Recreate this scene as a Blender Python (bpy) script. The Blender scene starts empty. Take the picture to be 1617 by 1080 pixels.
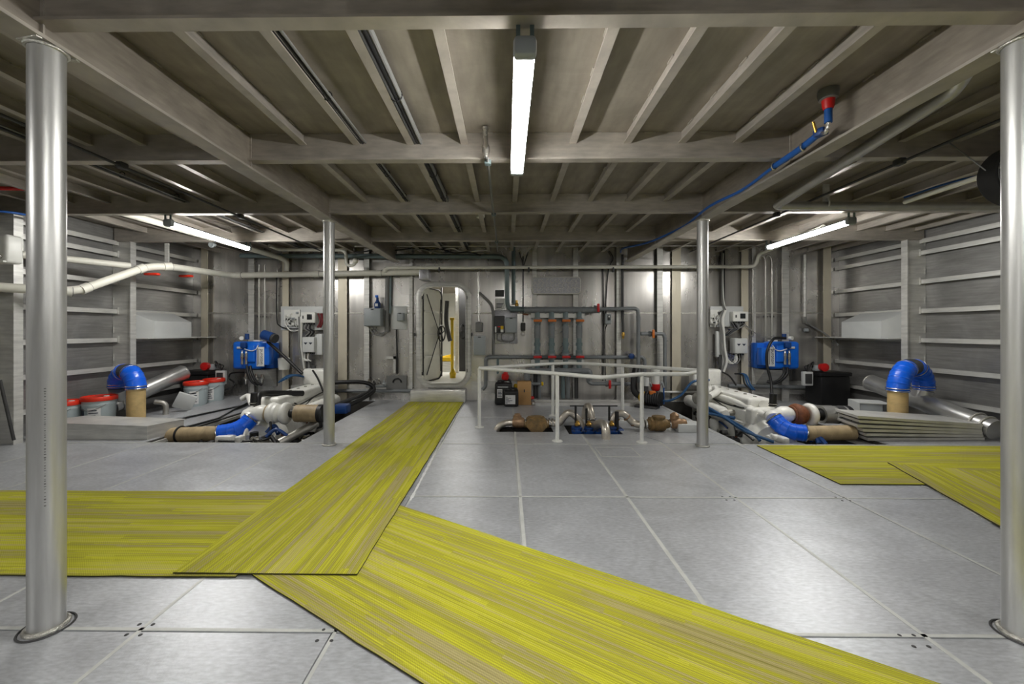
import bpy, bmesh, math, random
from mathutils import Vector as V, Matrix
random.seed(7)
PI = math.pi
sc = bpy.context.scene
COL = sc.collection

# ------------------------------------------------------------------ camera model
TH, F, CXP, CYP, CZ = 0.011, 629.0, 793.0, 521.0, 1.3
SN, CS = math.sin(TH), math.cos(TH)
def P(x, y, Y):
    """the place at depth Y that the photo shows at pixel x, y"""
    u, v = (x - CXP) / F, (CYP - y) / F
    t = Y / (u * SN + CS)
    return V(((u * CS - SN) * t, Y, CZ + v * t))
def G(x, y, z=0.0):
    u, v = (x - CXP) / F, (CYP - y) / F
    t = (z - CZ) / v
    return V(((u * CS - SN) * t, (u * SN + CS) * t, z))
WY = 7.40
def W(x, y, d=0.0): return P(x, y, WY - d)
def S(n, Y=WY): return n * Y / F

# ------------------------------------------------------------------ materials
def lin(c):
    c /= 255.0
    return c / 12.92 if c <= 0.04045 else ((c + 0.055) / 1.055) ** 2.4
def rgb(r, g, b): return (lin(r), lin(g), lin(b), 1)
def scaled(c, k): return (min(1, c[0] * k), min(1, c[1] * k), min(1, c[2] * k), 1)
def new_mat(name):
    m = bpy.data.materials.new(name); m.use_nodes = True
    nt = m.node_tree
    return m, nt, nt.nodes['Principled BSDF']
def node(nt, t, **kw):
    n = nt.nodes.new(t)
    for k, v in kw.items():
        if k.startswith('i_'): n.inputs[int(k[2:])].default_value = v
        else: setattr(n, k, v)
    return n
def mottled(name, col, rough=0.45, metal=0.0, var=0.2, scale=(3, 3, 3), detail=5, rvar=0.12, bump=0.0, bscale=(60, 60, 60), col2=None, dist=0.6, coat=0.0, streak=None, bdetail=3, srange=(.8, 1.16)):
    m, nt, b = new_mat(name)
    tc = node(nt, 'ShaderNodeTexCoord')
    mp = node(nt, 'ShaderNodeMapping'); mp.inputs['Scale'].default_value = scale
    nt.links.new(tc.outputs['Object'], mp.inputs[0])
    no = node(nt, 'ShaderNodeTexNoise'); no.inputs['Scale'].default_value = 1; no.inputs['Detail'].default_value = detail
    no.inputs['Roughness'].default_value = 0.62; no.inputs['Distortion'].default_value = dist
    nt.links.new(mp.outputs[0], no.inputs['Vector'])
    cr = node(nt, 'ShaderNodeValToRGB')
    cr.color_ramp.elements[0].position = 0.3; cr.color_ramp.elements[1].position = 0.7
    cr.color_ramp.elements[0].color = scaled(col, 1 - var)
    cr.color_ramp.elements[1].color = col2 if col2 else scaled(col, 1 + var)
    nt.links.new(no.outputs['Fac'], cr.inputs[0])
    out = cr.outputs[0]; fine = None
    if streak:
        mp2 = node(nt, 'ShaderNodeMapping'); mp2.inputs['Scale'].default_value = streak
        nt.links.new(tc.outputs['Object'], mp2.inputs[0])
        n2 = node(nt, 'ShaderNodeTexNoise'); n2.inputs['Scale'].default_value = 1; n2.inputs['Detail'].default_value = 4
        nt.links.new(mp2.outputs[0], n2.inputs['Vector'])
        mr = node(nt, 'ShaderNodeMapRange'); mr.inputs[1].default_value = 0.25; mr.inputs[2].default_value = 0.75
        mr.inputs[3].default_value = srange[0]; mr.inputs[4].default_value = srange[1]
        nt.links.new(n2.outputs['Fac'], mr.inputs[0])
        mx = node(nt, 'ShaderNodeMix', data_type='RGBA', blend_type='MULTIPLY'); mx.inputs[0].default_value = 1
        nt.links.new(out, mx.inputs[6]); nt.links.new(mr.outputs[0], mx.inputs[7])
        out = mx.outputs[2]; fine = n2
    nt.links.new(out, b.inputs['Base Color'])
    b.inputs['Metallic'].default_value = metal
    mr = node(nt, 'ShaderNodeMapRange'); mr.inputs[3].default_value = max(0.05, rough - rvar); mr.inputs[4].default_value = min(1, rough + rvar)
    nt.links.new(no.outputs['Fac'], mr.inputs[0]); nt.links.new(mr.outputs[0], b.inputs['Roughness'])
    if coat: b.inputs['Coat Weight'].default_value = coat
    if bump:
        mp3 = node(nt, 'ShaderNodeMapping'); mp3.inputs['Scale'].default_value = bscale
        nt.links.new(tc.outputs['Object'], mp3.inputs[0])
        n3 = node(nt, 'ShaderNodeTexNoise'); n3.inputs['Scale'].default_value = 1; n3.inputs['Detail'].default_value = bdetail
        nt.links.new(mp3.outputs[0], n3.inputs['Vector'])
        bp = node(nt, 'ShaderNodeBump'); bp.inputs['Strength'].default_value = bump; bp.inputs['Distance'].default_value = 0.01
        nt.links.new(n3.outputs['Fac'], bp.inputs['Height']); nt.links.new(bp.outputs[0], b.inputs['Normal'])
    return m
M = {}
M['floor'] = mottled('floor plate aluminium', rgb(194, 196, 199), 0.40, 0.45, 0.14, (1.3, 2.0, 1), detail=9, rvar=0.10, bump=0.05, bscale=(90, 55, 9), streak=(26, 80, 1), dist=2.2)
M['floor_rib'] = mottled('floor rib aluminium', rgb(204, 205, 200), 0.5, 0.25, 0.12, (9, 9, 9))
M['deck'] = mottled('mill finish deck plate', rgb(158, 150, 138), 0.5, 0.45, 0.16, (1.4, 2.2, 2), bump=0.05, bscale=(30, 30, 30), streak=(14, 3, 3), dist=1.5)
M['beam'] = mottled('aluminium beam', rgb(186, 179, 169), 0.42, 0.45, 0.12, (2.5, 2.5, 2.5), bump=0.04, bscale=(25, 25, 25), streak=(6, 6, 30), dist=1.2)
M['web'] = mottled('shade toned girder web', rgb(164, 155, 143), 0.46, 0.45, 0.14, (2.2, 2.2, 2.2), bump=0.04, bscale=(25, 25, 25), streak=(6, 6, 30), dist=1.5)  # darker than the flange: shade under grazing light put into the colour
M['wall'] = mottled('bulkhead aluminium', rgb(208, 205, 200), 0.27, 0.8, 0.12, (1.1, 1.1, 0.7), rvar=0.10, bump=0.10, bscale=(1.6, 1.6, .5), streak=(5, 5, .22), dist=1.0, bdetail=0, srange=(.66, 1.28))
M['hull'] = mottled('hull plate aluminium', rgb(150, 149, 147), 0.4, 0.6, 0.15, (1.2, 1.2, 1.5), bump=0.06, bscale=(4, 4, 4), streak=(2, 3, 40), dist=2)
M['bar'] = mottled('aluminium bar', rgb(212, 211, 206), 0.42, 0.4, 0.08, (4, 4, 4), streak=(4, 4, 30))
M['tanbar'] = mottled('tan tinted bar', rgb(214, 206, 186), 0.45, 0.35, 0.08, (4, 4, 2))
M['pillar'] = mottled('pillar tube aluminium', rgb(196, 196, 194), 0.36, 0.68, 0.10, (5, 5, 1.2), rvar=0.07, bump=0.03, bscale=(30, 30, 4), streak=(22, 22, 1.5))
M['weld'] = mottled('weld bead', rgb(200, 198, 190), 0.35, 0.8, 0.2, (60, 60, 60), bump=0.6, bscale=(120, 120, 120))
M['alupipe'] = mottled('aluminium pipe', rgb(178, 176, 170), 0.35, 0.65, 0.1, (6, 6, 6))
M['patch'] = mottled('scrubbed plate', rgb(178, 178, 182), 0.36, 0.7, 0.22, (12, 12, 12), bump=0.2, bscale=(18, 18, 18), dist=3)
M['pvc'] = mottled('white pipe', rgb(216, 214, 202), 0.4, 0, 0.05, (6, 6, 6))
M['greypvc'] = mottled('grey plastic pipe', rgb(124, 128, 130), 0.36, 0, 0.12, (8, 8, 8))
M['greenpvc'] = mottled('blue grey pipe', rgb(108, 124, 126), 0.36, 0, 0.12, (8, 8, 8))
M['rail'] = mottled('white painted rail', rgb(226, 226, 220), 0.35, 0, 0.04)
M['white'] = mottled('white plastic', rgb(226, 226, 220), 0.4, 0, 0.04)
M['engine'] = mottled('white engine paint', rgb(236, 235, 228), 0.33, 0, 0.08, (9, 9, 9), detail=6)
M['enginegrey'] = mottled('grubby casting', rgb(168, 166, 156), 0.5, 0.1, 0.25, (12, 12, 12))
M['black'] = mottled('black rubber', rgb(17, 17, 18), 0.5, 0, 0.15)
M['dark'] = mottled('dark grey part', rgb(62, 62, 62), 0.5, 0.1, 0.2)
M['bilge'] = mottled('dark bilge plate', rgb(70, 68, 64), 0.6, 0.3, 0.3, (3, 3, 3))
M['bluehose'] = mottled('blue silicone hose', rgb(10, 98, 228), 0.36, 0, 0.1, (9, 9, 9), coat=0.2)
M['bluepaint'] = mottled('blue enamel', rgb(16, 104, 214), 0.34, 0, 0.08, (5, 5, 5), coat=0.25)
M['bluedark'] = mottled('dark blue plastic', rgb(22, 62, 122), 0.4, 0, 0.12)
M['bluecable'] = mottled('blue hose line', rgb(26, 84, 160), 0.4, 0, 0.1)
M['tan'] = mottled('tan fibreglass tube', rgb(200, 172, 118), 0.5, 0, 0.16, (8, 8, 14), bump=0.15, bscale=(40, 40, 90))
M['tandirty'] = mottled('dirty fibreglass tube', rgb(172, 152, 118), 0.55, 0, 0.2, (12, 8, 8), bump=0.15, bscale=(90, 40, 40))
M['bluesteel'] = mottled('dark blue hose line', rgb(38, 80, 122), 0.42, 0, 0.12)
M['steel'] = mottled('stainless steel', rgb(196, 194, 188), 0.25, 0.9, 0.1)
M['muffler'] = mottled('silver exhaust tube', rgb(190, 190, 188), 0.34, 0.75, 0.12, (5, 5, 5))
M['rust'] = mottled('rusty cast iron', rgb(122, 74, 48), 0.7, 0.15, 0.35, (18, 18, 18), bump=0.3)
M['bronze'] = mottled('aged bronze', rgb(152, 122, 92), 0.5, 0.45, 0.3, (16, 16, 16), bump=0.2)
M['bronzegreen'] = mottled('bronze with verdigris', rgb(128, 112, 80), 0.6, 0.35, 0.4, (14, 14, 14), bump=0.3, col2=rgb(156, 124, 78))
M['stainedpipe'] = mottled('heat stained steel pipe', rgb(186, 182, 174), 0.34, 0.65, 0.16, (10, 10, 10), col2=rgb(206, 196, 180))
M['red'] = mottled('red plastic', rgb(196, 28, 26), 0.4, 0, 0.1)
M['redlid'] = mottled('orange red lid', rgb(224, 52, 28), 0.38, 0, 0.06)
M['orange'] = mottled('orange plastic', rgb(206, 112, 38), 0.45, 0, 0.12)
M['pail'] = mottled('pale grey pail', rgb(176, 188, 190), 0.4, 0, 0.05)
M['paper'] = mottled('printed paper', rgb(226, 226, 224), 0.6, 0, 0.06, (30, 30, 30))
M['ink'] = mottled('printing ink', rgb(46, 52, 66), 0.6, 0, 0.1)
M['card'] = mottled('cardboard', rgb(190, 148, 96), 0.75, 0, 0.06)
M['greybox'] = mottled('grey enclosure', rgb(158, 164, 166), 0.42, 0, 0.05)
M['palebox'] = mottled('pale grey enclosure', rgb(204, 206, 204), 0.42, 0, 0.05)
M['yellow'] = mottled('yellow plastic', rgb(222, 184, 22), 0.45, 0, 0.08)
M['brass'] = mottled('brass', rgb(190, 150, 70), 0.35, 0.8, 0.15)
M['screen'] = mottled('display glass', rgb(38, 40, 42), 0.2, 0, 0.1)
M['maroon'] = mottled('maroon cable', rgb(120, 38, 44), 0.5, 0, 0.1)
M['greycable'] = mottled('grey cable', rgb(120, 120, 118), 0.5, 0, 0.1)
M['cream'] = mottled('cream partition', rgb(214, 213, 204), 0.5, 0, 0.06)
def emit(name, col, s):
    m, nt, b = new_mat(name)
    b.inputs['Emission Color'].default_value = col; b.inputs['Emission Strength'].default_value = s
    b.inputs['Base Color'].default_value = (0.9, 0.9, 0.9, 1)
    return m
M['tube'] = emit('lit lamp diffuser', (1, 0.985, 0.95, 1), 34.0)
M['tube2'] = emit('lit passage lamp', (1, 0.98, 0.94, 1), 22.0)

def carpet_mat():
    m, nt, b = new_mat('striped lime carpet')
    L = nt.links.new
    def mth(op, a, c=None):
        n = node(nt, 'ShaderNodeMath', operation=op)
        for i, q in enumerate((a, c)):
            if q is None: continue
            if isinstance(q, (int, float)): n.inputs[i].default_value = q
            else: L(q, n.inputs[i])
        return n.outputs[0]
    tc = node(nt, 'ShaderNodeTexCoord'); sp = node(nt, 'ShaderNodeSeparateXYZ'); L(tc.outputs['Object'], sp.inputs[0])
    x, y = sp.outputs[0], sp.outputs[1]
    def cells(wy, lx, off):
        row = mth('FLOOR', mth('DIVIDE', mth('ADD', y, off), wy))
        w1 = node(nt, 'ShaderNodeTexWhiteNoise', noise_dimensions='1D'); L(mth('ADD', row, off), w1.inputs['W'])
        seg = mth('FLOOR', mth('ADD', mth('DIVIDE', x, lx), mth('MULTIPLY', w1.outputs['Value'], 9.0)))
        cb = node(nt, 'ShaderNodeCombineXYZ'); L(row, cb.inputs[0]); L(seg, cb.inputs[1])
        w2 = node(nt, 'ShaderNodeTexWhiteNoise', noise_dimensions='2D'); L(cb.outputs[0], w2.inputs['Vector'])
        return w2.outputs['Value']
    a = cells(0.011, 1.6, 0.31); c = cells(0.042, 0.9, 7.7); d = cells(0.0055, 1.3, 3.3)
    mp = node(nt, 'ShaderNodeMapping'); mp.inputs['Scale'].default_value = (0.35, 14, 1); L(tc.outputs['Object'], mp.inputs[0])
    no = node(nt, 'ShaderNodeTexNoise'); no.inputs['Scale'].default_value = 1; no.inputs['Detail'].default_value = 6; L(mp.outputs[0], no.inputs['Vector'])
    mpb = node(nt, 'ShaderNodeMapping'); mpb.inputs['Scale'].default_value = (0.55, 5.5, 1); L(tc.outputs['Object'], mpb.inputs[0])
    nb = node(nt, 'ShaderNodeTexNoise'); nb.inputs['Scale'].default_value = 1; nb.inputs['Detail'].default_value = 3; L(mpb.outputs[0], nb.inputs['Vector'])
    s = mth('ADD', mth('ADD', mth('MULTIPLY', a, 0.13), mth('MULTIPLY', c, 0.12)), mth('ADD', mth('MULTIPLY', d, 0.15), mth('ADD', mth('MULTIPLY', no.outputs['Fac'], 0.34), mth('SUBTRACT', mth('MULTIPLY', nb.outputs['Fac'], 0.90), 0.20))))
    cr = node(nt, 'ShaderNodeValToRGB'); e = cr.color_ramp.elements
    e[0].position = 0.34; e[0].color = rgb(150, 144, 66)
    e[1].position = 0.94; e[1].color = rgb(222, 216, 96)
    for pos, col in ((0.42, (176, 164, 108)), (0.50, (190, 178, 122)), (0.55, (173, 166, 76)), (0.62, (186, 183, 54)), (0.71, (212, 209, 60)), (0.80, (196, 185, 112))):
        q = cr.color_ramp.elements.new(pos); q.color = rgb(*col)
    L(s, cr.inputs[0])
    # woven ribs: fine dark lines along the length and dotted cross picks
    ry = mth('SINE', mth('MULTIPLY', y, 2 * PI / 0.0105))
    rx = mth('SINE', mth('MULTIPLY', x, 2 * PI / 0.012))
    wv = mth('MULTIPLY', ry, rx)
    rib = node(nt, 'ShaderNodeMapRange'); rib.inputs[1].default_value = -1; rib.inputs[2].default_value = 1; rib.inputs[3].default_value = 0.7; rib.inputs[4].default_value = 1.12
    L(mth('ADD', mth('MULTIPLY', ry, 0.55), mth('MULTIPLY', wv, 0.45)), rib.inputs[0])
    mx = node(nt, 'ShaderNodeMix', data_type='RGBA', blend_type='MULTIPLY'); mx.inputs[0].default_value = 1
    L(cr.outputs[0], mx.inputs[6]); L(rib.outputs[0], mx.inputs[7]); L(mx.outputs[2], b.inputs['Base Color'])
    bp = node(nt, 'ShaderNodeBump'); bp.inputs['Strength'].default_value = 0.4; bp.inputs['Distance'].default_value = 0.003
    L(wv, bp.inputs['Height']); L(bp.outputs[0], b.inputs['Normal'])
    b.inputs['Roughness'].default_value = 0.95; b.inputs['Specular IOR Level'].default_value = 0.15
    return m
M['carpet'] = carpet_mat()
M['carpet_edge'] = mottled('dark carpet backing', rgb(60, 58, 26), 0.9, 0, 0.2)
M['glue'] = mottled('dried adhesive smear', rgb(240, 240, 238), 0.7, 0, 0.08, (20, 20, 20))

# ------------------------------------------------------------------ mesh builder
def basis(d):
    d = V(d).normalized()
    up = V((0, 0, 1)) if abs(d.z) < 0.95 else V((0, 1, 0))
    a = d.cross(up).normalized(); b = a.cross(d).normalized()
    return d, a, b
def arc_path(pts, rad, n=5):
    pts = [V(p) for p in pts]
    if rad <= 0 or len(pts) < 3: return pts
    out = [pts[0]]
    for i in range(1, len(pts) - 1):
        p, a, c = pts[i], pts[i - 1], pts[i + 1]
        r = min(rad, (a - p).length * 0.49, (c - p).length * 0.49)
        s, e = p + (a - p).normalized() * r, p + (c - p).normalized() * r
        for k in range(n + 1):
            t = k / n
            out.append(s * (1 - t) ** 2 + p * 2 * t * (1 - t) + e * t * t)
    out.append(pts[-1])
    return out
def smooth_path(pts, n=6):
    pts = [V(p) for p in pts]; q = [pts[0]] + pts + [pts[-1]]; out = []
    for i in range(1, len(q) - 2):
        a, b, c, d = q[i - 1], q[i], q[i + 1], q[i + 2]
        for k in range(n):
            t = k / n
            out.append(0.5 * ((2 * b) + (c - a) * t + (2 * a - 5 * b + 4 * c - d) * t * t + (3 * b - a - 3 * c + d) * t ** 3))
    out.append(pts[-1])
    return out
def ribbed(path, r, gap, h, w=.007):
    path = [V(p) for p in path]; cum = [0]
    for p, q in zip(path, path[1:]): cum.append(cum[-1] + (q - p).length)
    def at(s):
        s = max(0, min(cum[-1], s))
        for i in range(len(path) - 1):
            if s <= cum[i + 1] or i == len(path) - 2:
                f = (s - cum[i]) / max(1e-9, cum[i + 1] - cum[i]); return path[i].lerp(path[i + 1], f)
    n = max(1, int(cum[-1] / gap)); g = cum[-1] / n; pts, rad = [at(0)], [r]
    for k in range(n):
        m = g * (k + .5)
        for d_, rr in ((-g * .3, r), (-w, r), (-w * .7, r + h), (w * .7, r + h), (w, r), (g * .3, r)): pts.append(at(m + d_)); rad.append(rr)
    pts.append(at(cum[-1])); rad.append(r)
    return pts, rad
class MB:
    def __init__(s): s.bm = bmesh.new()
    def ring(s, c, a, b, r, seg):
        return [s.bm.verts.new(V(c) + a * (r * math.cos(2 * PI * k / seg)) + b * (r * math.sin(2 * PI * k / seg))) for k in range(seg)]
    def skin(s, rings, caps=True, loop=False):
        n = len(rings[0])
        prs = list(zip(rings, rings[1:])) + ([(rings[-1], rings[0])] if loop else [])
        for A, B in prs:
            for k in range(n):
                s.bm.faces.new((A[k], A[(k + 1) % n], B[(k + 1) % n], B[k]))
        if caps and not loop:
            s.bm.faces.new(list(reversed(rings[0]))); s.bm.faces.new(rings[-1])
        return s
    def tube(s, pts, r, seg=12, caps=True):
        pts = [V(p) for p in pts]
        pts = [p for i, p in enumerate(pts) if i == 0 or (p - pts[i - 1]).length > 1e-6]
        rr = r if isinstance(r, (list, tuple)) else [r] * len(pts)
        rings = []; a = b = None
        for i, p in enumerate(pts):
            t = (pts[min(i + 1, len(pts) - 1)] - pts[max(i - 1, 0)]).normalized()
            if a is None: _, a, b = basis(t)
            else:
                a = (a - t * a.dot(t)).normalized(); b = a.cross(t).normalized() * (1 if b.dot(a.cross(t)) > 0 else -1)
            rings.append(s.ring(p, a, b, rr[min(i, len(rr) - 1)], seg))
        return s.skin(rings, caps)
    def cyl(s, p0, p1, r, seg=16, r1=None): return s.tube([p0, p1], [r, r if r1 is None else r1], seg)
    def lathe(s, p0, d, prof, seg=24, caps=True):
        d, a, b = basis(d); p0 = V(p0)
        return s.skin([s.ring(p0 + d * t, a, b, max(r, 1e-4), seg) for t, r in prof], caps)
    def torus(s, c, d, R, r, seg=24, rs=8, a0=0, a1=2 * PI):
        d, a, b = basis(d); c = V(c); rings = []
        full = abs(a1 - a0 - 2 * PI) < 1e-6; n = seg if full else seg + 1
        for k in range(n):
            t = a0 + (a1 - a0) * k / seg
            o = a * math.cos(t) + b * math.sin(t)
            rings.append([s.bm.verts.new(c + o * (R + r * math.cos(2 * PI * j / rs)) + d * (r * math.sin(2 * PI * j / rs))) for j in range(rs)])
        return s.skin(rings, not full, full)
    def box(s, c, size, rot=None, bev=0.0, seg=2):
        c = V(c); h = V(size) / 2; vs = []
        for x in (-1, 1):
            for y in (-1, 1):
                for z in (-1, 1):
                    p = V((x * h.x, y * h.y, z * h.z))
                    if rot is not None: p = rot @ p
                    vs.append(s.bm.verts.new(c + p))
        fs = [s.bm.faces.new([vs[i] for i in q]) for q in ((0, 1, 3, 2), (4, 6, 7, 5), (0, 4, 5, 1), (2, 3, 7, 6), (0, 2, 6, 4), (1, 5, 7, 3))]
        if bev > 0:
            es = list({e for f in fs for e in f.edges})
            bmesh.ops.bevel(s.bm, geom=es, offset=bev, segments=seg, affect='EDGES', profile=0.5)
        return s
    def bb(s, x0, x1, y0, y1, z0, z1, bev=0.0):
        return s.box(((x0 + x1) / 2, (y0 + y1) / 2, (z0 + z1) / 2), (abs(x1 - x0), abs(y1 - y0), abs(z1 - z0)), None, bev)
    def bar(s, p0, p1, w, h, up=(0, 0, 1)):
        p0, p1 = V(p0), V(p1); d = (p1 - p0).normalized(); a = d.cross(V(up)).normalized(); b = a.cross(d)
        rot = Matrix((a, d, b)).transposed()
        return s.box((p0 + p1) / 2, (w, (p1 - p0).length, h), rot)
    def prism(s, loop, off):
        A = [s.bm.verts.new(V(p)) for p in loop]; B = [s.bm.verts.new(V(p) + V(off)) for p in loop]
        n = len(A)
        for k in range(n): s.bm.faces.new((A[k], A[(k + 1) % n], B[(k + 1) % n], B[k]))
        s.bm.faces.new(list(reversed(A))); s.bm.faces.new(B)
        return s
    def ball(s, c, r, sc_=(1, 1, 1), sub=2):
        g = bmesh.ops.create_icosphere(s.bm, subdivisions=sub, radius=r)
        for v in g['verts']: v.co = V((v.co.x * sc_[0], v.co.y * sc_[1], v.co.z * sc_[2])) + V(c)
        return s
    def build(s, name, mat, parent=None, smooth=True, ang=35, rotz=0.0, loc=None):
        bm = s.bm
        bmesh.ops.recalc_face_normals(bm, faces=bm.faces)
        me = bpy.data.meshes.new(name)
        bm.verts.ensure_lookup_table()
        if parent is None:
            if loc is None:
                xs = [v.co.x for v in bm.verts]; ys = [v.co.y for v in bm.verts]; zs = [v.co.z for v in bm.verts]
                loc = V(((min(xs) + max(xs)) / 2, (min(ys) + max(ys)) / 2, min(zs)))
            if rotz == 0.0: bmesh.ops.translate(bm, verts=bm.verts, vec=-V(loc))
        bm.to_mesh(me); bm.free()
        me.materials.append(mat if not isinstance(mat, str) else M[mat])
        if smooth:
            for p in me.polygons: p.use_smooth = True
            me.set_sharp_from_angle(angle=math.radians(ang))
        o = bpy.data.objects.new(name, me); COL.objects.link(o)
        if parent is None:
            o.location = loc; o.rotation_euler.z = rotz
        else:
            o.parent = parent
            # the parent Empties and parts carry plain translations, so the inverse is enough
            o.matrix_parent_inverse = Matrix.Translation(-world_loc(parent))
        return o
def world_loc(o):
    w = V((0, 0, 0))
    if o.parent is None: return V(o.location)
    return V((0, 0, 0)) + V(o.location) + (o.matrix_parent_inverse.translation + world_loc(o.parent))
def tag(o, label, cat, group=None, kind=None):
    o['label'] = label; o['category'] = cat
    if group: o['group'] = group
    if kind: o['kind'] = kind
    return o
def thing(name, label, cat, loc, group=None, kind=None):
    o = bpy.data.objects.new(name, None); COL.objects.link(o)
    o.location = loc; o.empty_display_size = 0.1
    return tag(o, label, cat, group, kind)
def struct(o, label=None, cat=None):
    o['kind'] = 'structure'
    if label: o['label'] = label
    if cat: o['category'] = cat
    return o
def pipe(name, label, cat, pts, r, mat, rad=0.1, group=None, seg=14, parent=None, smooth=False):
    path = smooth_path(pts) if smooth else arc_path(pts, rad)
    o = MB().tube(path, r, seg).build(name, mat, parent, ang=50)
    if parent is None: tag(o, label, cat, group)
    elif label: o['label'] = label
    return o
def text(body, size, loc, rot, mat, parent, name='lettering'):
    c = bpy.data.curves.new(name, 'FONT'); c.body = body; c.size = size; c.extrude = 0.001; c.align_x = 'CENTER'; c.align_y = 'CENTER'
    c.materials.append(M[mat])
    o = bpy.data.objects.new(name, c); COL.objects.link(o)
    dg = bpy.context.evaluated_depsgraph_get()
    me = bpy.data.meshes.new_from_object(o.evaluated_get(dg))
    bpy.data.objects.remove(o)
    from mathutils import Euler
    me.transform(Matrix.Translation(V(loc)) @ Euler(rot).to_matrix().to_4x4())
    if not me.materials: me.materials.append(M[mat])
    o = bpy.data.objects.new(name, me); COL.objects.link(o)
    o.parent = parent; o.matrix_parent_inverse = Matrix.Translation(-world_loc(parent))
    return o
def round_rect(cx, cz, w, h, r, n=8):
    pts = []
    for (sx, sz, a0) in ((1, 1, 0), (-1, 1, PI / 2), (-1, -1, PI), (1, -1, 3 * PI / 2)):
        for k in range(n + 1):
            a = a0 + PI / 2 * k / n
            pts.append((cx + sx * (w / 2 - r) + r * math.cos(a), cz + sz * (h / 2 - r) + r * math.sin(a)))
    return pts

# ================================================================== SETTING
XL, XR, YB, YF, DECK = -5.88, 6.12, 7.40, -3.3, 2.83
FR = [-2.48, -1.09, 0.305, 1.70, 3.095, 4.49, 5.89]
GX = (-2.01, 2.197)

# ---- floor plates with gaps over light ribs; openings are real
GRX = [0.09 + 0.84 * k for k in range(-7, 8)]
GRY = [-2.49, -1.09, 0.305, 1.70, 3.095, 4.535, 5.93]
HOLES = [(-4.2, -2.40, 4.565, 7.30), (2.68, 4.35, 4.565, 7.30), (-0.13, 0.60, 5.08, 5.36), (0.78, 1.46, 4.98, 5.46)]
def cell_rects(x0, x1, y0, y1):
    rects = [(x0, x1, y0, y1)]
    for (hx0, hx1, hy0, hy1) in HOLES:
        nxt = []
        for (a, b, c, d) in rects:
            if hx1 <= a or hx0 >= b or hy1 <= c or hy0 >= d: nxt.append((a, b, c, d)); continue
            if hx0 > a: nxt.append((a, hx0, c, d))
            if hx1 < b: nxt.append((hx1, b, c, d))
            m0, m1 = max(a, hx0), min(b, hx1)
            if hy0 > c: nxt.append((m0, m1, c, hy0))
            if hy1 < d: nxt.append((m0, m1, hy1, d))
        rects = nxt
    return rects
mb = MB()
ex = [XL] + [g for g in GRX if XL + .1 < g < XR - .1] + [XR]; ey = [YF] + GRY + [YB]
for i in range(len(ex) - 1):
    for j in range(len(ey) - 1):
        g = 0.003
        for (a, b, c, d) in cell_rects(ex[i] + g, ex[i + 1] - g, ey[j] + g, ey[j + 1] - g):
            mb.bb(a, b, c, d, -0.01, 0.0)
floor = struct(mb.build('floor', 'floor', loc=V((0, 0, 0))))
mb = MB()
for gx in GRX:
    if XL < gx < XR:
        for (a, b, c, d) in cell_rects(gx - .03, gx + .03, YF, YB): mb.bb(a, b, c, d, -0.06, -0.0105)
for gy in GRY:
    for (a, b, c, d) in cell_rects(XL, XR, gy - .03, gy + .03): mb.bb(a, b, c, d, -0.06, -0.0105)
mb.build('floor_rib', 'floor_rib', floor, smooth=False)
# raised light edge strips beside the seams
mb = MB()
for gx, w in ((0.09, .016), (0.92, .016), (1.76, .014), (-1.60, .012), (-2.44, .012), (-3.28, .012), (-4.12, .012), (-4.96, .012), (2.61, .012), (-0.75, .01), (3.45, .01)):
    for (a, b, c, d) in cell_rects(gx + .005, gx + .005 + w * 1.5, YF, 6.6): mb.bb(a, b, c, d, -0.004, 0.0012)
for gy in GRY[3:]:
    for (a, b, c, d) in cell_rects(XL, XR, gy + .005, gy + .022): mb.bb(a, b, c, d, -0.004, 0.0012)
mb.build('seam_strip', 'floor_rib', floor, smooth=False)
mb = MB()
for (px, py) in ((221, 994), (517, 1003), (1150, 787), (1331, 788), (1443, 1012)):
    q = G(px, py)
    for dx in (-.03, .03):
        for dy in (-.03, .03): mb.lathe((q.x + dx, q.y + dy, 0.0), (0, 0, 1), ((0, .0085), (.002, .007), (.003, .003)), 10)
mb.build('screw_head', 'dark', floor)
mb = MB()   # inspection cover outline
for (a, b) in (((826, 706), (938, 706)),): pass
q0, q1 = G(950, 721), G(997, 706)
for (x0, x1, y0, y1) in ((q0.x, q1.x, q0.y, q0.y + .012), (q0.x, q1.x, q1.y - .012, q1.y), (q0.x, q0.x + .012, q0.y, q1.y), (q1.x - .012, q1.x, q0.y, q1.y)):
    mb.bb(x0, x1, y0, y1, 0, .002)
mb.build('inspection_cover_rim', 'floor_rib', floor, smooth=False)

# ---- bilge wells below the openings
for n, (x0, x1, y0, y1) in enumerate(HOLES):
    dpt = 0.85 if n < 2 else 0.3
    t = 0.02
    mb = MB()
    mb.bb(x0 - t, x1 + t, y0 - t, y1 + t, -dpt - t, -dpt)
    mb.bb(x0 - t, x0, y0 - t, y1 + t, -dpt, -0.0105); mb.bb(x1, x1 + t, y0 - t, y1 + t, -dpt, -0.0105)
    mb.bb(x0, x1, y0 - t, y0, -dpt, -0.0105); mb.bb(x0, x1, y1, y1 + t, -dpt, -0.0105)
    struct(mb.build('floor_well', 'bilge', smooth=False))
# angle edging around the two engine openings
for n, (x0, x1, y0, y1) in enumerate(HOLES[:2]):
    mb = MB()
    mb.bb(x0 + .002, x0 + .03, y0, y1, -.07, -.03); mb.bb(x1 - .09, x1 - .002, y0, y1, -.09, -.05)
    struct(mb.build('floor_well_edge', 'bar', smooth=False))

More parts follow.
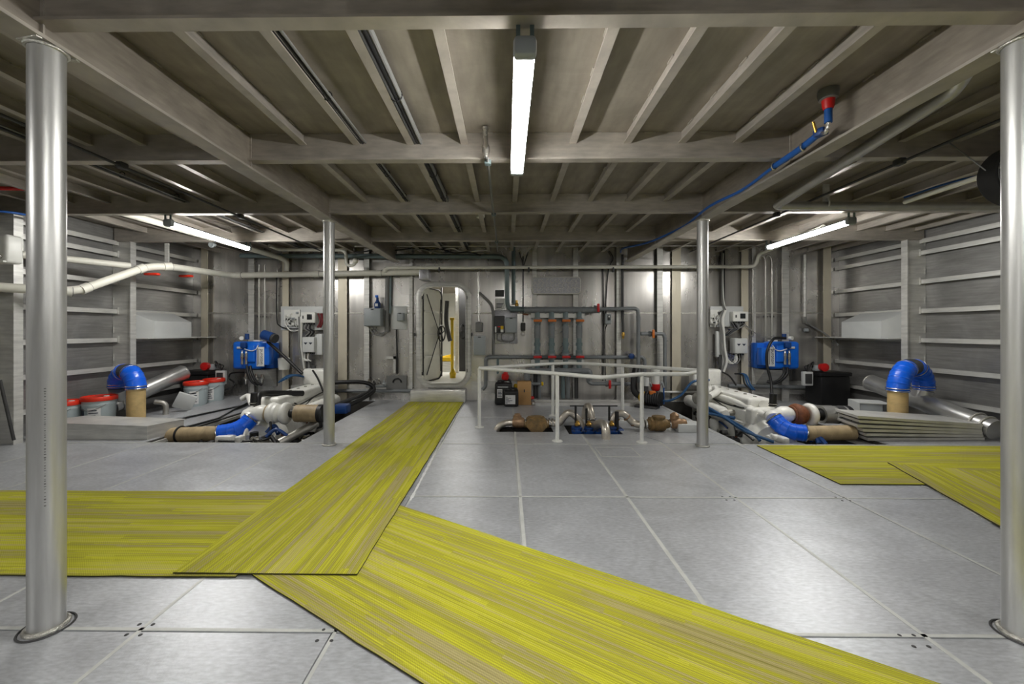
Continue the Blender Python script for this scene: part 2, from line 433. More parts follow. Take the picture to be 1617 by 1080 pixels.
# ---- ceiling (deck) with transverse beams, longitudinal girders and stiffeners
struct(MB().bb(XL, XR, YF, YB, DECK, DECK + .02).build('ceiling', 'deck', smooth=False))
def welds(mb, p0, p1, step, off, n=None):
    p0, p1 = V(p0), V(p1); L = (p1 - p0).length; d = (p1 - p0) / L; k = 0.15
    while k < L - .1:
        a = p0 + d * k + V(off); b = p0 + d * (k + .075) + V(off)
        mb.bar(a, b, .009, .009); k += step * random.uniform(.9, 1.1)
def beam_label(i):
    return ['', '', '', 'transverse deck beam nearest the camera, above the two front pillars', 'transverse deck beam second from the camera, at far end of the centre lamp', 'transverse deck beam above the two rear pillars', 'transverse deck beam last before the bulkhead'][i]
for i, y in enumerate(FR):
    mb = MB().bb(XL + .02, XR - .02, y - .005, y + .005, 2.625, DECK - .001).bb(XL + .02, XR - .02, y - .037, y + .037, 2.613, 2.627)
    for sx in [-5.787 + .42 * k for k in range(29)]:
        for sgn in (-1, 1): mb.bar((sx + .13, y + sgn * .008, DECK - .004), (sx + .22, y + sgn * .008, DECK - .004), .009, .009)
    o = struct(mb.build('ceiling_beam', 'beam', smooth=False))
    if beam_label(i): tag(o, beam_label(i), 'deck beam', 'transverse deck beams')
for gx, lb in zip(GX, ('left longitudinal deck girder resting on the two left pillars', 'right longitudinal deck girder resting on the two right pillars, blue hose along it')):
    mb = MB().bb(gx - .006, gx + .006, YF + .02, YB - .15, 2.545, DECK - .001).bb(gx - .062, gx + .062, YF + .02, YB - .15, 2.53, 2.546)
    for s_ in (-1, 1): welds(mb, (gx, YF, 0), (gx, YB - .3, 0), .34, (s_ * .011, 0, DECK - .006))
    for y in FR:
        for s_ in (-1, 1): mb.bb(gx + s_ * .006, gx + s_ * .02, y - .012, y - .004, 2.55, 2.82)
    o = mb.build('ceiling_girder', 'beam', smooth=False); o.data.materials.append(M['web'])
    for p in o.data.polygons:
        if abs(p.normal.x) > .9 and p.area > .5: p.material_index = 1  # web sides take the tone with painted shade
    tag(struct(o), lb, 'deck girder', 'longitudinal deck girders')
for k in range(29):
    sx = -5.787 + .42 * k
    if min(abs(sx - g) for g in GX) < .15 or not XL + .1 < sx < XR - .1: continue
    mb = MB().bb(sx - .004, sx + .004, YF + .02, YB - .02, 2.75, DECK - .001).bb(sx - .028, sx + .028, YF + .02, YB - .02, 2.742, 2.751)
    for s_ in (-1, 1): welds(mb, (sx, YF, 0), (sx, YB, 0), .30, (s_ * .008, 0, DECK - .005))
    struct(mb.build('ceiling_stiffener', 'beam', smooth=False))

# ---- hull sides with web frames and stringers
def hull(side):
    s_ = 1 if side == 'left' else -1
    x0 = XL if side == 'left' else XR
    struct(MB().bb(x0 - s_ * .02, x0, YF, YB, -.1, DECK + .02).build('wall_' + side, 'hull', smooth=False))
    for z in (.32, .74, 1.16, 1.585, 2.01, 2.43, 2.60):
        mb = MB().bb(x0, x0 + s_ * .085, YF + .02, YB - .02, z - .004, z + .004)
        mb.bb(x0 + s_ * .08, x0 + s_ * .09, YF + .02, YB - .02, z - .04, z + .022)
        struct(mb.build('wall_stringer', 'bar', smooth=False))
    for y in FR[2:]:
        mb = MB().bb(x0, x0 + s_ * .295, y - .005, y + .005, 0.0, 2.61).bb(x0 + s_ * .29, x0 + s_ * .304, y - .045, y + .045, 0.0, 2.61)
        for z in (.32, .74, 1.16, 1.585, 2.01, 2.43):
            mb.bb(x0 + s_ * .075, x0 + s_ * .10, y - .03, y - .006, z - .05, z + .05)
            mb.bar((x0 + s_ * .012, y - .008, z + .1), (x0 + s_ * .012, y - .008, z + .2), .012, .012, (0, 1, 0))
        struct(mb.build('wall_web_frame', 'bar', smooth=False))
hull('left'); hull('right')
struct(MB().bb(XL, XR, YF - .02, YF, -.1, DECK + .02).build('wall_front', 'hull', smooth=False))

# ---- bulkhead with the doorway cut out
DX, DZ, DW, DH = (W(701, 0).x), W(0, 528.5).z, S(70), S(150)
bm = bmesh.new()
outer = [bm.verts.new((x, YB, z)) for x, z in ((XL, -.1), (XR, -.1), (XR, DECK + .02), (XL, DECK + .02))]
inner = [bm.verts.new((x, YB, z)) for x, z in round_rect(DX, DZ, DW, DH, S(17))]
es = [bm.edges.new((l[k], l[(k + 1) % len(l)])) for l in (outer, inner) for k in range(len(l))]
bmesh.ops.triangle_fill(bm, use_beauty=True, use_dissolve=False, edges=es)
mb = MB(); mb.bm.free(); mb.bm = bm
g = bmesh.ops.extrude_face_region(bm, geom=bm.faces[:])
for v in [q for q in g['geom'] if isinstance(q, bmesh.types.BMVert)]: v.co.y += .012
struct(mb.build('wall_back', 'wall', smooth=False, loc=V((0, YB, 0))))
# vertical stiffeners on the bulkhead
for px, wpx, dep, mat, ylo in ((323, 10, .07, 'tanbar', 640), (397, 9, .06, 'bar', 632), (451, 10, .06, 'tanbar', 632), (541, 14, .05, 'tanbar', 632), (579, 8, .07, 'bar', 632), (649, 5, .05, 'bar', 632),
                     (844, 7, .05, 'bar', 632), (909, 8, .05, 'bar', 632), (977, 7, .07, 'bar', 632), (1042, 9, .07, 'bar', 632), (1068, 14, .04, 'tanbar', 632), (1176, 11, .06, 'tanbar', 632), (1190, 6, .06, 'bar', 632), (1240, 11, .07, 'bar', 632), (1306, 12, .07, 'tanbar', 640)):
    a, b = W(px - wpx / 2, 0, dep).x, W(px + wpx / 2, 0, dep).x
    mb = MB().bb((a + b) / 2 - .004, (a + b) / 2 + .004, YB - dep, YB - .001, 0.0, DECK - .01).bb(a, b, YB - dep - .008, YB - dep, 0.0, DECK - .01)
    struct(mb.build('wall_stiffener', mat, smooth=False))
# horizontal plate seam (weld) on the bulkhead
for x0, x1 in ((330, 660), (745, 840), (985, 1330)):
    a, b = W(x0, 0).x, W(x1, 0).x; z = W(0, 495).z
    mb = MB(); n = 30
    for k in range(n):
        xx = a + (b - a) * (k + .5) / n
        mb.box((xx, YB - .003, z + random.uniform(-.004, .004)), ((b - a) / n * 1.02, .005, random.uniform(.018, .04)))
    struct(mb.build('wall_weld_seam', 'weld', smooth=False))
# low plinth plates along the bulkhead foot
for x0, x1, y0 in ((460, 650, 607), (745, 830, 601), (1180, 1330, 600)):
    a, b = W(x0, 0).x, W(x1, 0).x
    struct(MB().bb(a, b, YB - .018, YB - .001, .12, W(0, y0).z).build('trim_1', 'bar', smooth=False))

# ---- watertight door, seen open into the next compartment
door = thing('door_1', 'watertight doorway with rounded corners, leaf swung open into the passage', 'door', (DX, YB, .3), kind='structure')
def rr3(w, h, r, y): return [V((x, y, z)) for x, z in round_rect(DX, DZ, w, h, r)]
mb = MB()
loops = [rr3(DW + .19, DH + .19, S(17) + .08, YB - .002), rr3(DW + .19, DH + .19, S(17) + .08, YB - .05), rr3(DW + .16, DH + .16, S(17) + .07, YB - .06), rr3(DW + .06, DH + .06, S(17) + .03, YB - .06), rr3(DW + .03, DH + .03, S(17) + .01, YB - .10), rr3(DW, DH, S(17), YB - .10), rr3(DW, DH, S(17), YB + .05)]
mb.skin([[mb.bm.verts.new(p) for p in l] for l in loops], caps=False)
mb.build('door_frame', 'bar', door)
mb = MB()
for a in (-.9, .9):
    pass
for (px, py) in ((667, 470), (667, 590), (737, 470), (737, 585), (655, 528), (745, 528)):
    c = W(px, py, .07); mb.box(c, (.025, .03, .06), None, .004)
mb.build('dog_bracket', 'dark', door)
# leaf
h0, h1 = V((DX - DW / 2 - .03, 7.50, 0)), V((DX - DW / 2 + .21, 8.27, 0))
e1 = (h1 - h0).normalized(); nrm = V((e1.y, -e1.x, 0)); lw = (h1 - h0).length
def leaf_pt(u, z, d=0.0): return h0 + e1 * u + V((0, 0, z)) + nrm * d
z0, z1 = DZ - DH / 2 - .03, DZ + DH / 2 + .03
mb = MB(); mb.prism([leaf_pt(lw / 2 + x, z) for x, z in round_rect(0, DZ, lw, z1 - z0, .17)], nrm * .02)
leaf = mb.build('door_leaf', 'cream', door)
mb = MB()
for zz in (.78, 1.22, 1.66): mb.bar(leaf_pt(.05, zz, .03), leaf_pt(lw - .05, zz, .03), .02, .035)
mb.build('leaf_rib', 'bar', leaf)
mb = MB(); lp = [leaf_pt(lw / 2 + x, z, .03) for x, z in round_rect(0, DZ, lw - .03, z1 - z0 - .03, .16)]
mb.tube(lp + [lp[0]], .014, 8).build('gasket', 'black', leaf)
hc = leaf_pt(lw * .80, W(0, 527).z * 1.0, .10)
mb = MB().torus(hc, nrm, .16, .014).cyl(hc - nrm * .09, hc + nrm * .01, .022, 10)
for k in range(4):
    a = k * PI / 2 + .4; mb.cyl(hc, hc + e1 * (.155 * math.cos(a)) + V((0, 0, .155 * math.sin(a))), .010, 8)
mb.build('hand_wheel', 'black', leaf)
mb = MB()
for (u, z) in ((.12, z1 - .14), (.12, z0 + .14), (lw - .1, z1 - .2), (lw - .1, z0 + .16)): mb.cyl(hc - nrm * .05, leaf_pt(u, z, .05), .009, 8)
mb.build('linkage_rod', 'dark', leaf)

# ---- the passage behind the doorway
CF = .30
struct(MB().bb(-2.5, .4, YB + .02, 13.0, CF - .02, CF).build('floor_passage', 'cream', smooth=False))
struct(MB().bb(-2.5, .4, YB + .02, 13.0, 2.5, 2.52).build('ceiling_passage', 'deck', smooth=False))
struct(MB().bb(-2.52, -2.5, YB + .02, 13.0, CF, 2.5).build('wall_passage_left', 'cream', smooth=False))
struct(MB().bb(.4, .42, YB + .02, 13.0, CF, 2.5).build('wall_passage_right', 'cream', smooth=False))
struct(MB().bb(-2.5, .4, 13.0, 13.02, CF, 2.5).build('wall_passage_end', 'cream', smooth=False))
mb = MB().bb(P(719, 0, 9.2).x, P(724, 0, 9.2).x, 9.2, 9.24, CF, 2.5)
struct(mb.build('trim_2', 'bar', smooth=False))
mb = MB().bb(P(696, 0, 8.6).x, P(698, 0, 8.6).x, 8.6, 8.66, CF, 2.5)
struct(mb.build('trim_3', 'dark', smooth=False))
o = MB().bb(P(725, 0, 9.6).x, P(742, 0, 9.6).x, 9.6, 9.66, CF, 2.4).build('passage_door', 'dark', smooth=False)
tag(o, 'dark door panel at the right in the passage beyond the doorway', 'door', kind='structure')
c = P(730, 524, 9.5)
mb = MB().torus(c, (1, -.25, 0), .17, .014).cyl(c, c + V((.1, .1, 0)), .02, 8)
for k in range(4):
    a = k * PI / 2; mb.cyl(c, c + V((.04, .155, 0)) * math.cos(a) + V((0, 0, .155 * math.sin(a))), .009, 6)
tag(mb.build('hand_wheel', 'black'), 'dark hand wheel seen on the right through the doorway', 'hand wheel')
a, b = P(714, 505, 9.0), P(714, 580, 9.0)
mb = MB().cyl(V((a.x, 9.0, CF)), a, .035, 10).box(a + V((0, 0, .02)), (.1, .05, .06), None, .01)
tag(mb.build('yellow_post', 'yellow'), 'slim yellow post standing upright in the passage beyond the doorway', 'post')
q = P(702, 567, 9.6)
mb = MB().bb(q.x - .16, q.x + .16, 9.5, 9.9, q.z - .05, q.z + .05, .02).cyl((q.x - .1, 9.7, q.z), (q.x + .2, 9.7, q.z + .08), .05, 10)
tag(mb.build('yellow_gear_bag', 'yellow'), 'yellow bundle on the dark bench in the passage beyond the doorway', 'bundle')
tag(MB().bb(q.x - .2, q.x + .2, 9.45, 11.5, CF, q.z - .052).build('passage_bench', 'bar', smooth=False), 'low grey bench inside the passage beyond the doorway', 'bench')
q = P(715, 584, 8.3)
mb = MB().lathe((q.x, 8.3, CF), (0, 0, 1), ((0, .06), (.1, .07), (.13, .05), (.2, .02)), 14)
tag(mb.build('yellow_flask', 'yellow'), 'small yellow flask on the passage floor just past the doorway', 'flask')
q = P(706, 500, 8.9)
mb = MB(); mb.tube(smooth_path([V((q.x, 8.9, 1.95)), V((q.x - .02, 8.9, 1.5)), V((q.x + .03, 8.9, 1.2)), V((q.x + .07, 8.9, 1.05))]), .05, 8)
tag(mb.build('hanging_coverall', 'dark'), 'dark garment hanging on a hook in the passage beyond the doorway', 'garment')
L_ = thing('passage_lamp', 'lit lamp on the ceiling of the passage beyond the doorway', 'lamp', (-1.2, 9.5, 2.44))
MB().bb(-1.25, -1.05, 8.9, 10.6, 2.46, 2.499).build('lamp_housing', 'white', L_, smooth=False)
MB().bb(-1.23, -1.07, 8.92, 10.58, 2.44, 2.459).build('diffuser', 'tube2', L_, smooth=False)
o = MB().bb(W(654, 0).x, W(737, 0).x, YB - .30, YB - .012, 0, .215, .008).build('door_step', 'bar')
tag(o, 'low bare aluminium box step under the watertight doorway', 'step')

# ================================================================== PILLARS
def pillar(x, y, label):
    t = thing('support_pillar', label, 'pillar', (x, y, 0), 'aluminium tube pillars under the deck girders', 'thing')
    MB().cyl((x, y, 0.001), (x, y, 2.528), .0595, 40).build('shaft', 'pillar', t)
    mb = MB().torus((x, y, 0.008), (0, 0, 1), .066, .010, 40, 8)
    mb.build('weld_bead', 'weld', t)
    mb = MB().torus((x, y, 2.521), (0, 0, 1), .064, .008, 36, 8)
    for s_ in (-1, 1): mb.bar((x - .055, y + s_ * .055, 2.527), (x + .055, y + s_ * .075, 2.527), .02, .006)
    mb.build('top_weld', 'weld', t)
    if y < 3 and x < 0:
        mb = MB()
        random.seed(int(x * 10))
        zz = .55
        while zz < 1.05:        # rubbed mill stencil down the tube, no longer legible
            a = -.80 if x < 0 else -2.5; r = .0597
            c = V((x + r * math.cos(a), y + r * math.sin(a), zz)); tng = V((-math.sin(a), math.cos(a), 0)); n_ = V((math.cos(a), math.sin(a), 0))
            mb.box(c, (random.uniform(.004, .007), .0006, random.uniform(.002, .007)), Matrix((tng, n_, V((0, 0, 1)))).transposed()); zz += random.uniform(.008, .016)
        mb.build('faded_stencil', 'greycable', t, smooth=False)
    return t
pillar(-2.01, 1.72, 'large front left pillar standing beside the left carpet runner')
pillar(2.197, 1.72, 'large front right pillar at the right edge with the fan behind it')
pillar(-2.01, 4.49, 'slim rear left pillar in front of the left white engine')
pillar(2.197, 4.49, 'slim rear right pillar where the white guard rail ends')
random.seed(7)
for (x, y) in ((-2.01, 1.72), (2.197, 1.72)):
    o = MB().torus((x, y, .0025), (0, 0, 1), .088, .0045, 40, 6).build('floor_cutout_ring', 'dark'); struct(o)

# ================================================================== LAMPS
def lamp(x, y0, y1, z, label):
    t = thing('batten_lamp', label, 'lamp', (x, (y0 + y1) / 2, z), 'lit batten lamps under the deck')
    n = 10
    def half(zc, a0, a1, r, sx):
        return [V((x + sx * math.cos(a0 + (a1 - a0) * k / n), y0 + .06, zc + r * math.sin(a0 + (a1 - a0) * k / n))) for k in range(n + 1)]
    lo = half(z + .03, PI, 2 * PI, .042, .046)
    MB().prism(lo, (0, y1 - y0 - .12, 0)).build('diffuser', 'tube', t)
    MB().prism(half(z + .031, 0, PI, .028, .048), (0, y1 - y0 - .12, 0)).build('lamp_housing', 'greybox', t)
    for (a, b) in ((y0, y0 + .06), (y1 - .06, y1)):
        MB().box((x, (a + b) / 2, z + .025), (.102, .06, .086), None, .02).build('end_cap', 'greybox', t)
    for yy in (y0 + .02, y1 - .02):
        for s_ in (-.03, .03): MB().box((x + s_, yy, z + .088), (.018, .012, .055)).build('hanger_clip', 'greenpvc', t)
    return t
ZL = 2.498
lamp(.08, 1.70, 3.08, ZL, 'long lit lamp hanging over the centre of the room nearest the camera')
lamp(-3.86, 4.48, 5.93, ZL, 'lit lamp over the left engine bay beside a white pipe')
lamp(3.86, 4.48, 5.93, ZL, 'lit lamp over the right engine bay near the side wall')
for x in (-3.86, .08, 3.86):  # unseen lamps added to light the room, same kind as those in view
    lamp(x, -1.08, .31, ZL, 'added unseen fill lamp overhead behind the camera, %s' % {-3.86: 'on the port side', .08: 'over the middle', 3.86: 'on the starboard side'}[x])

# ================================================================== CARPETS
def carpet(p0, p1, width, z, label, th=.007):
    """runner from the middle of one end p0 to the middle of the other p1"""
    p0, p1 = V(p0), V(p1); d = p1 - p0; L = d.length; rot = math.atan2(d.y, d.x)
    mb = MB(); nx, ny = max(4, int(L / .12)), 8
    top = [[mb.bm.verts.new((L * i / nx, -width / 2 + width * j / ny + (random.uniform(-.003, .003) if j in (0, ny) else 0), th + random.uniform(0, .0012))) for j in range(ny + 1)] for i in range(nx + 1)]
    for i in range(nx):
        for j in range(ny): mb.bm.faces.new((top[i][j], top[i + 1][j], top[i + 1][j + 1], top[i][j + 1]))
    per = [top[i][0] for i in range(nx + 1)] + [top[nx][j] for j in range(1, ny + 1)] + [top[i][ny] for i in range(nx - 1, -1, -1)] + [top[0][j] for j in range(ny - 1, 0, -1)]
    low = [mb.bm.verts.new((v.co.x, v.co.y, 0)) for v in per]
    for k in range(len(per)):
        mb.bm.faces.new((per[k], low[k], low[(k + 1) % len(per)], per[(k + 1) % len(per)]))
    o = mb.build('carpet_runner', 'carpet', rotz=rot if rot != 0 else 1e-9, loc=V((p0.x, p0.y, z)))
    o.data.materials.append(M['carpet_edge'])
    for p in o.data.polygons:
        if abs(p.normal.z) < .5: p.material_index = 1
    return tag(o, label, 'carpet', 'striped lime carpet runners')
Lc = (2.068 + 3.165) / 2
carpet((XL + .03, Lc, 0), (-1.42, Lc, 0), 1.09, .002, 'lime striped runner lying crosswise past the front left pillar')
d0, d1 = V((-1.346, 2.09, 0)), V((-.326, 1.463, 0)); dd = (d1 - d0).normalized(); dn = V((-dd.y, dd.x, 0))
wD = abs((V((-.7376, 2.9, 0)) - d0).dot(dn))
mid0 = d0 + dn * wD / 2 + dd * 0.0
carpet(mid0, mid0 + dd * 5.0, wD, .002, 'lime striped runner laid diagonally across the lower middle of the floor')
carpet((-1.275, 2.085, 0), (-1.255, 7.09, 0), .975, .0115, 'lime striped runner leading straight to the step of the doorway')
carpet((2.80, 3.93, 0), (XR - .35, 3.93, 0), 1.12, .002, 'lime striped runner lying crosswise in front of the right engine bay')
r0, r1 = G(1402, 733), G(1567, 828); rd = (r1 - r0).normalized(); rn = V((-rd.y, rd.x, 0))
if rn.x < 0: rn = -rn
carpet(r0 + rn * .5, r0 + rn * .5 + rd * 3.2, 1.0, .0115, 'lime striped runner overlapping another beside the front right pillar')
mb = MB()   # dried glue left along the runner edges
for (a, b, w) in ((G(98, 777), G(470, 779), .045), (G(648, 790), G(700, 690), .022), (G(590, 880), G(640, 800), .03), (G(1480, 776), G(1565, 826), .02)):
    n = 40
    for k in range(n):
        q = a.lerp(b, (k + .5) / n); w2 = w * random.uniform(.5, 1.3)
        mb.box((q.x, q.y, .0008), ((b - a).length / n * 1.1, w2, .0014), Matrix.Rotation(math.atan2(b.y - a.y, b.x - a.x), 3, 'Z'))
o = mb.build('dried_glue', 'glue', smooth=False); tag(o, 'pale dried glue smeared on the floor along the carpet edges', 'glue', kind='stuff')

# ================================================================== OVERHEAD AND WALL PIPES
t = thing('white_pipe', 'thick white pipe dipping behind the front left pillar, then running along the bulkhead', 'pipe', P(366, 435, 7.15))
WP = [P(-40, 451, 4.15), P(118, 461, 4.75), P(232, 421, 5.6), P(268, 421, 5.85), P(366, 435, 7.15), P(664, 430, 7.2)]
pipe('pipe_run', None, None, WP, .052, 'pvc', .16, parent=t)
for i, f in ((0, .9), (1, .12), (1, .9), (2, .9), (4, .04), (4, .45), (4, .78)):
    p_ = WP[i].lerp(WP[i + 1], f); d_ = (WP[i + 1] - WP[i]).normalized()
    MB().cyl(p_ - d_ * .05, p_ + d_ * .05, .059, 18).build('pipe_coupling', 'pvc', t)
    MB().torus(p_ + d_ * .052, d_, .055, .004, 20, 5).build('coupling_ring', 'dark', t)
MB().bb(WP[-1].x - .02, WP[-1].x + .16, YB - .26, YB - .002, WP[-1].z - .14, WP[-1].z + .06, .02).build('end_bracket', 'patch', t)
pipe('white_pipe', 'straight white pipe along the left hull above the dipping one', 'pipe', [P(-40, 395, 4.1), P(97, 408, 4.9), P(205, 420, 5.5)], .043, 'pvc', .1)
t = thing('white_pipe', 'white drain pipe dropping from the deck and running back beside the left lamp', 'pipe', P(168, 330, 4.55))
pipe('pipe_run', None, None, [P(169, 292, 4.6), P(170, 329, 4.6), P(440, 406, 7.1), P(453, 412, 7.15), P(452, 428, 7.15)], .043, 'pvc', .16, parent=t)
c = P(170, 296, 4.6); MB().cyl(c + V((0, 0, -.06)), c + V((0, 0, .05)), .05, 16).build('socket', 'pvc', t)
t = thing('white_rail_pipe', 'slim white pipe running high across the bulkhead above the doorway', 'pipe', W(800, 422, .22))
pipe('pipe_run', None, None, [P(606, 429, 7.13), P(611, 423, 7.13), P(1194, 421, 7.13), P(1197, 402, 7.15), P(1240, 384, 6.4), P(1300, 358, 5.3)], .030, 'pvc', .12, parent=t)
c = P(608, 427, 7.13); MB().ball(c, .045, sub=2).build('elbow_joint', 'pvc', t)
for k, x in enumerate((694, 835, 968)):
    c = P(x, 426, 7.13); MB().box(c, (.03, .07, .09), None, .01).build('pipe_clip', 'dark', t)
t = thing('trap_pipe', 'small white pipe with a hooked end high on the bulkhead behind the rear left pillar', 'pipe', P(548, 418, 7.0))
pipe('pipe_run', None, None, [P(425, 388, 6.6), P(440, 394, 6.8), P(540, 395, 7.0), P(546, 398, 7.0), P(547, 419, 7.0), P(558, 420, 7.0), P(562, 411, 7.0)], .028, 'pvc', .06, parent=t)
MB().ball(P(561, 412, 7.0), .05).build('end_bell', 'pvc', t)
pipe('dark_pipe', 'dark pipe running under the deck edge from the left to the middle of the bulkhead', 'pipe', [P(380, 404, 7.2), P(792, 405, 7.2), P(800, 412, 7.2), P(801, 478, 7.25), P(803, 487, 7.27), P(828, 488, 7.27)], .042, 'greenpvc', .10)
pipe('vertical_pipe', 'tall blue grey pipe coming down from the deck in the middle of the bulkhead', 'pipe', [P(811, 388, 7.3), P(811, 480, 7.3)], .035, 'greenpvc', 0)
for k, (x, l) in enumerate(((409, 'thin vertical tube left of its twin above the left blue unit'), (418, 'thin vertical tube right of its twin above the left blue unit'), (1209, 'thin hooked vertical tube left of its twin above the right blue unit'), (1219, 'thin hooked vertical tube right of its twin above the right blue unit'))):
    y0 = 418 if k < 2 else 410
    pts = [P(x, 545, 7.25), P(x, y0, 7.25)] if k < 2 else [P(x, 545, 7.25), P(x, 412, 7.25), P(x - 3, 404, 7.25), P(x - 8, 403, 7.25), P(x - 9, 410, 7.25)]
    t = thing('vent_tube', l, 'tube', P(x, 545, 7.25), 'paired vertical tubes beside the blue units')
    pipe('tube_run', None, None, pts, .017, 'alupipe', .05, parent=t)
    MB().box(P(x, 500, 7.28), (.06, .05, .03), None, .008).build('tube_clamp', 'dark', t)
# aluminium pipe along the right girder then across
t = thing('aluminium_pipe', 'bare aluminium pipe following the right girder, turning toward the right wall', 'pipe', P(1222, 325, 3.98))
pipe('pipe_run', None, None, [V((2.33, 1.95, 2.74)), V((2.38, 2.15, 2.575)), P(1226, 325, 3.98), P(1700, 327, 3.98)], .041, 'alupipe', .05, parent=t)
c = P(1304, 322, 3.98); MB().bb(c.x - .03, c.x + .03, 3.97, 3.985, c.z, 2.74).build('hanger_strap', 'bar', t)
MB().torus(c, (1, 0, 0), .045, .008).build('pipe_clamp', 'bar', t)
t = thing('tie_rod', 'thin straight rod running front to back overhead left of the right lamp', 'rod', P(1318, 258, 3.1))
A, B_ = P(1570, 130, 2.0), P(1120, 372, 5.9)
MB().cyl(V((3.02, 1.9, 2.585)), V((3.02, 6.6, 2.585)), .011, 8).build('rod', 'dark', t)
for y in (3.095, 4.49): MB().box((3.02, y, 2.59), (.05, .07, .05), None, .01).build('rod_clamp', 'dark', t)
t = thing('tie_rod', 'thin dark rod running front to back overhead left of the left girder', 'rod', (-3.02, 3.1, 2.585))
MB().cyl(V((-3.02, 1.9, 2.585)), V((-3.02, 6.9, 2.585)), .011, 8).build('rod', 'dark', t)
for y in (3.095, 4.49): MB().box((-3.02, y, 2.59), (.05, .07, .05), None, .01).build('rod_clamp', 'dark', t)
# sprinkler-like fitting with conduit on centre line
t = thing('overhead_conduit', 'thin conduit with a pale valve fitting running back overhead left of the centre lamp', 'conduit', P(765, 235, 3.0))
MB().cyl(V((-.145, 3.0, 2.60)), V((-.145, 6.6, 2.60)), .011, 8).build('conduit_run', 'greycable', t)
MB().lathe(V((-.155, 3.0, 2.60)), (-.02, -.04, 1), ((0, .02), (.05, .03), (.08, .03), (.1, .02), (.18, .018), (.22, .026), (.225, .01)), 14).build('valve_fitting', 'steel', t)
for y in (3.095, 4.49, 5.89): MB().box((-.145, y, 2.60), (.05, .06, .035), None, .006).build('conduit_clip', 'greenpvc', t)
# bundles of cables between stiffeners
def bundle(x, rs, label, y0=1.76, y1=7.2):
    t = thing('cable_bundle', label, 'cables', (x, (y0 + y1) / 2, 2.74), 'cable bundles along the deck stiffeners')
    for k, r in enumerate(rs):
        dx = (k % 3 - 1) * .024; dz = (k // 3) * .022
        MB().tube(smooth_path([V((x + dx, y0 + (y1 - y0) * j / 8, 2.755 + dz + random.uniform(-.004, .004))) for j in range(9)], 3), r, 8).build('cable', ('dark', 'black', 'greycable')[k % 3], t)
    for j in range(10):
        y = y0 + .1 + .62 * j
        if y < y1: MB().torus((x, y, 2.765), (0, 1, 0), .038 if len(rs) > 4 else (.028 if len(rs) > 1 else .012), .004, 12, 4).build('cable_tie', 'black', t)
bundle(-.69, (.012, .014, .012, .01, .012, .012), 'thick cable bundle overhead, first to the left of the centre lamp')
bundle(-1.12, (.008, .009, .008), 'thin cable bundle overhead, second to the left of the centre lamp')
bundle(-3.63, (.008, .01, .008), 'cable bundle overhead above the left lamp and left girder')
bundle(.96, (.006,), 'single thin cable strapped overhead to the right of the centre lamp')
# blue hose from the deck fitting
t = thing('blue_hose', 'bright blue hose from a red deck fitting running back along the right girder', 'hose', P(1308, 180, 2.56))
c = P(1308, 138, 2.56)
MB().lathe(V((c.x, c.y, 2.828)), (0, 0, -1), ((0, .055), (.02, .058), (.06, .05), (.065, .03)), 20).build('deck_fitting', 'greycable', t)
MB().lathe(V((c.x, c.y, 2.765)), (0, 0, -1), ((0, .036), (.04, .032), (.06, .026)), 18).build('red_reducer', 'red', t)
MB().tube([V((c.x, c.y, 2.71)), V((c.x, c.y, 2.62))], .022, 14).build('upper_hose', 'bluecable', t)
p1 = V((c.x, c.y, 2.62)); p2 = P(1296, 209, 2.66)
MB().tube(smooth_path([p1, p1 + V((0, .02, -.05)), p2]), .013, 10).build('hose_barb', 'steel', t)
MB().box(p2, (.06, .07, .05), Matrix.Rotation(.3, 3, 'Z'), .012).build('hose_valve', 'bluedark', t)
MB().cyl(p2 + V((-.03, 0, 0)), p2 + V((-.05, 0, .07)), .008, 8).build('valve_handle', 'brass', t)
MB().tube(smooth_path([p2, P(1262, 236, 2.85), P(1222, 263, 3.12)]), .022, 12).build('large_hose', 'bluecable', t)
for y in ((1268, 232, 2.8), (1222, 263, 3.1)): MB().torus(P(*y), (-.3, 1, 0), .024, .006, 14, 6).build('hose_clamp', 'steel', t)
MB().tube(smooth_path([P(1222, 263, 3.12), P(1172, 300, 3.6), P(1120, 326, 4.1), P(1085, 354, 4.8), P(1050, 372, 5.4), P(1020, 384, 5.9), P(985, 392, 6.6), P(980, 398, 7.0)]), .014, 10).build('thin_hose', 'bluecable', t)
pipe('blue_line', 'thin blue line overhead right of the right lamp, running toward the fan', 'hose', [P(1640, 262, 2.9), P(1520, 283, 3.4), P(1428, 312, 3.80)], .009, 'bluecable', smooth=True)
pipe('pale_tube', 'pale straight tube overhead beside the thin blue line near the fan', 'tube', [P(1600, 262, 2.9), P(1429, 319, 3.80)], .02, 'pvc', 0)
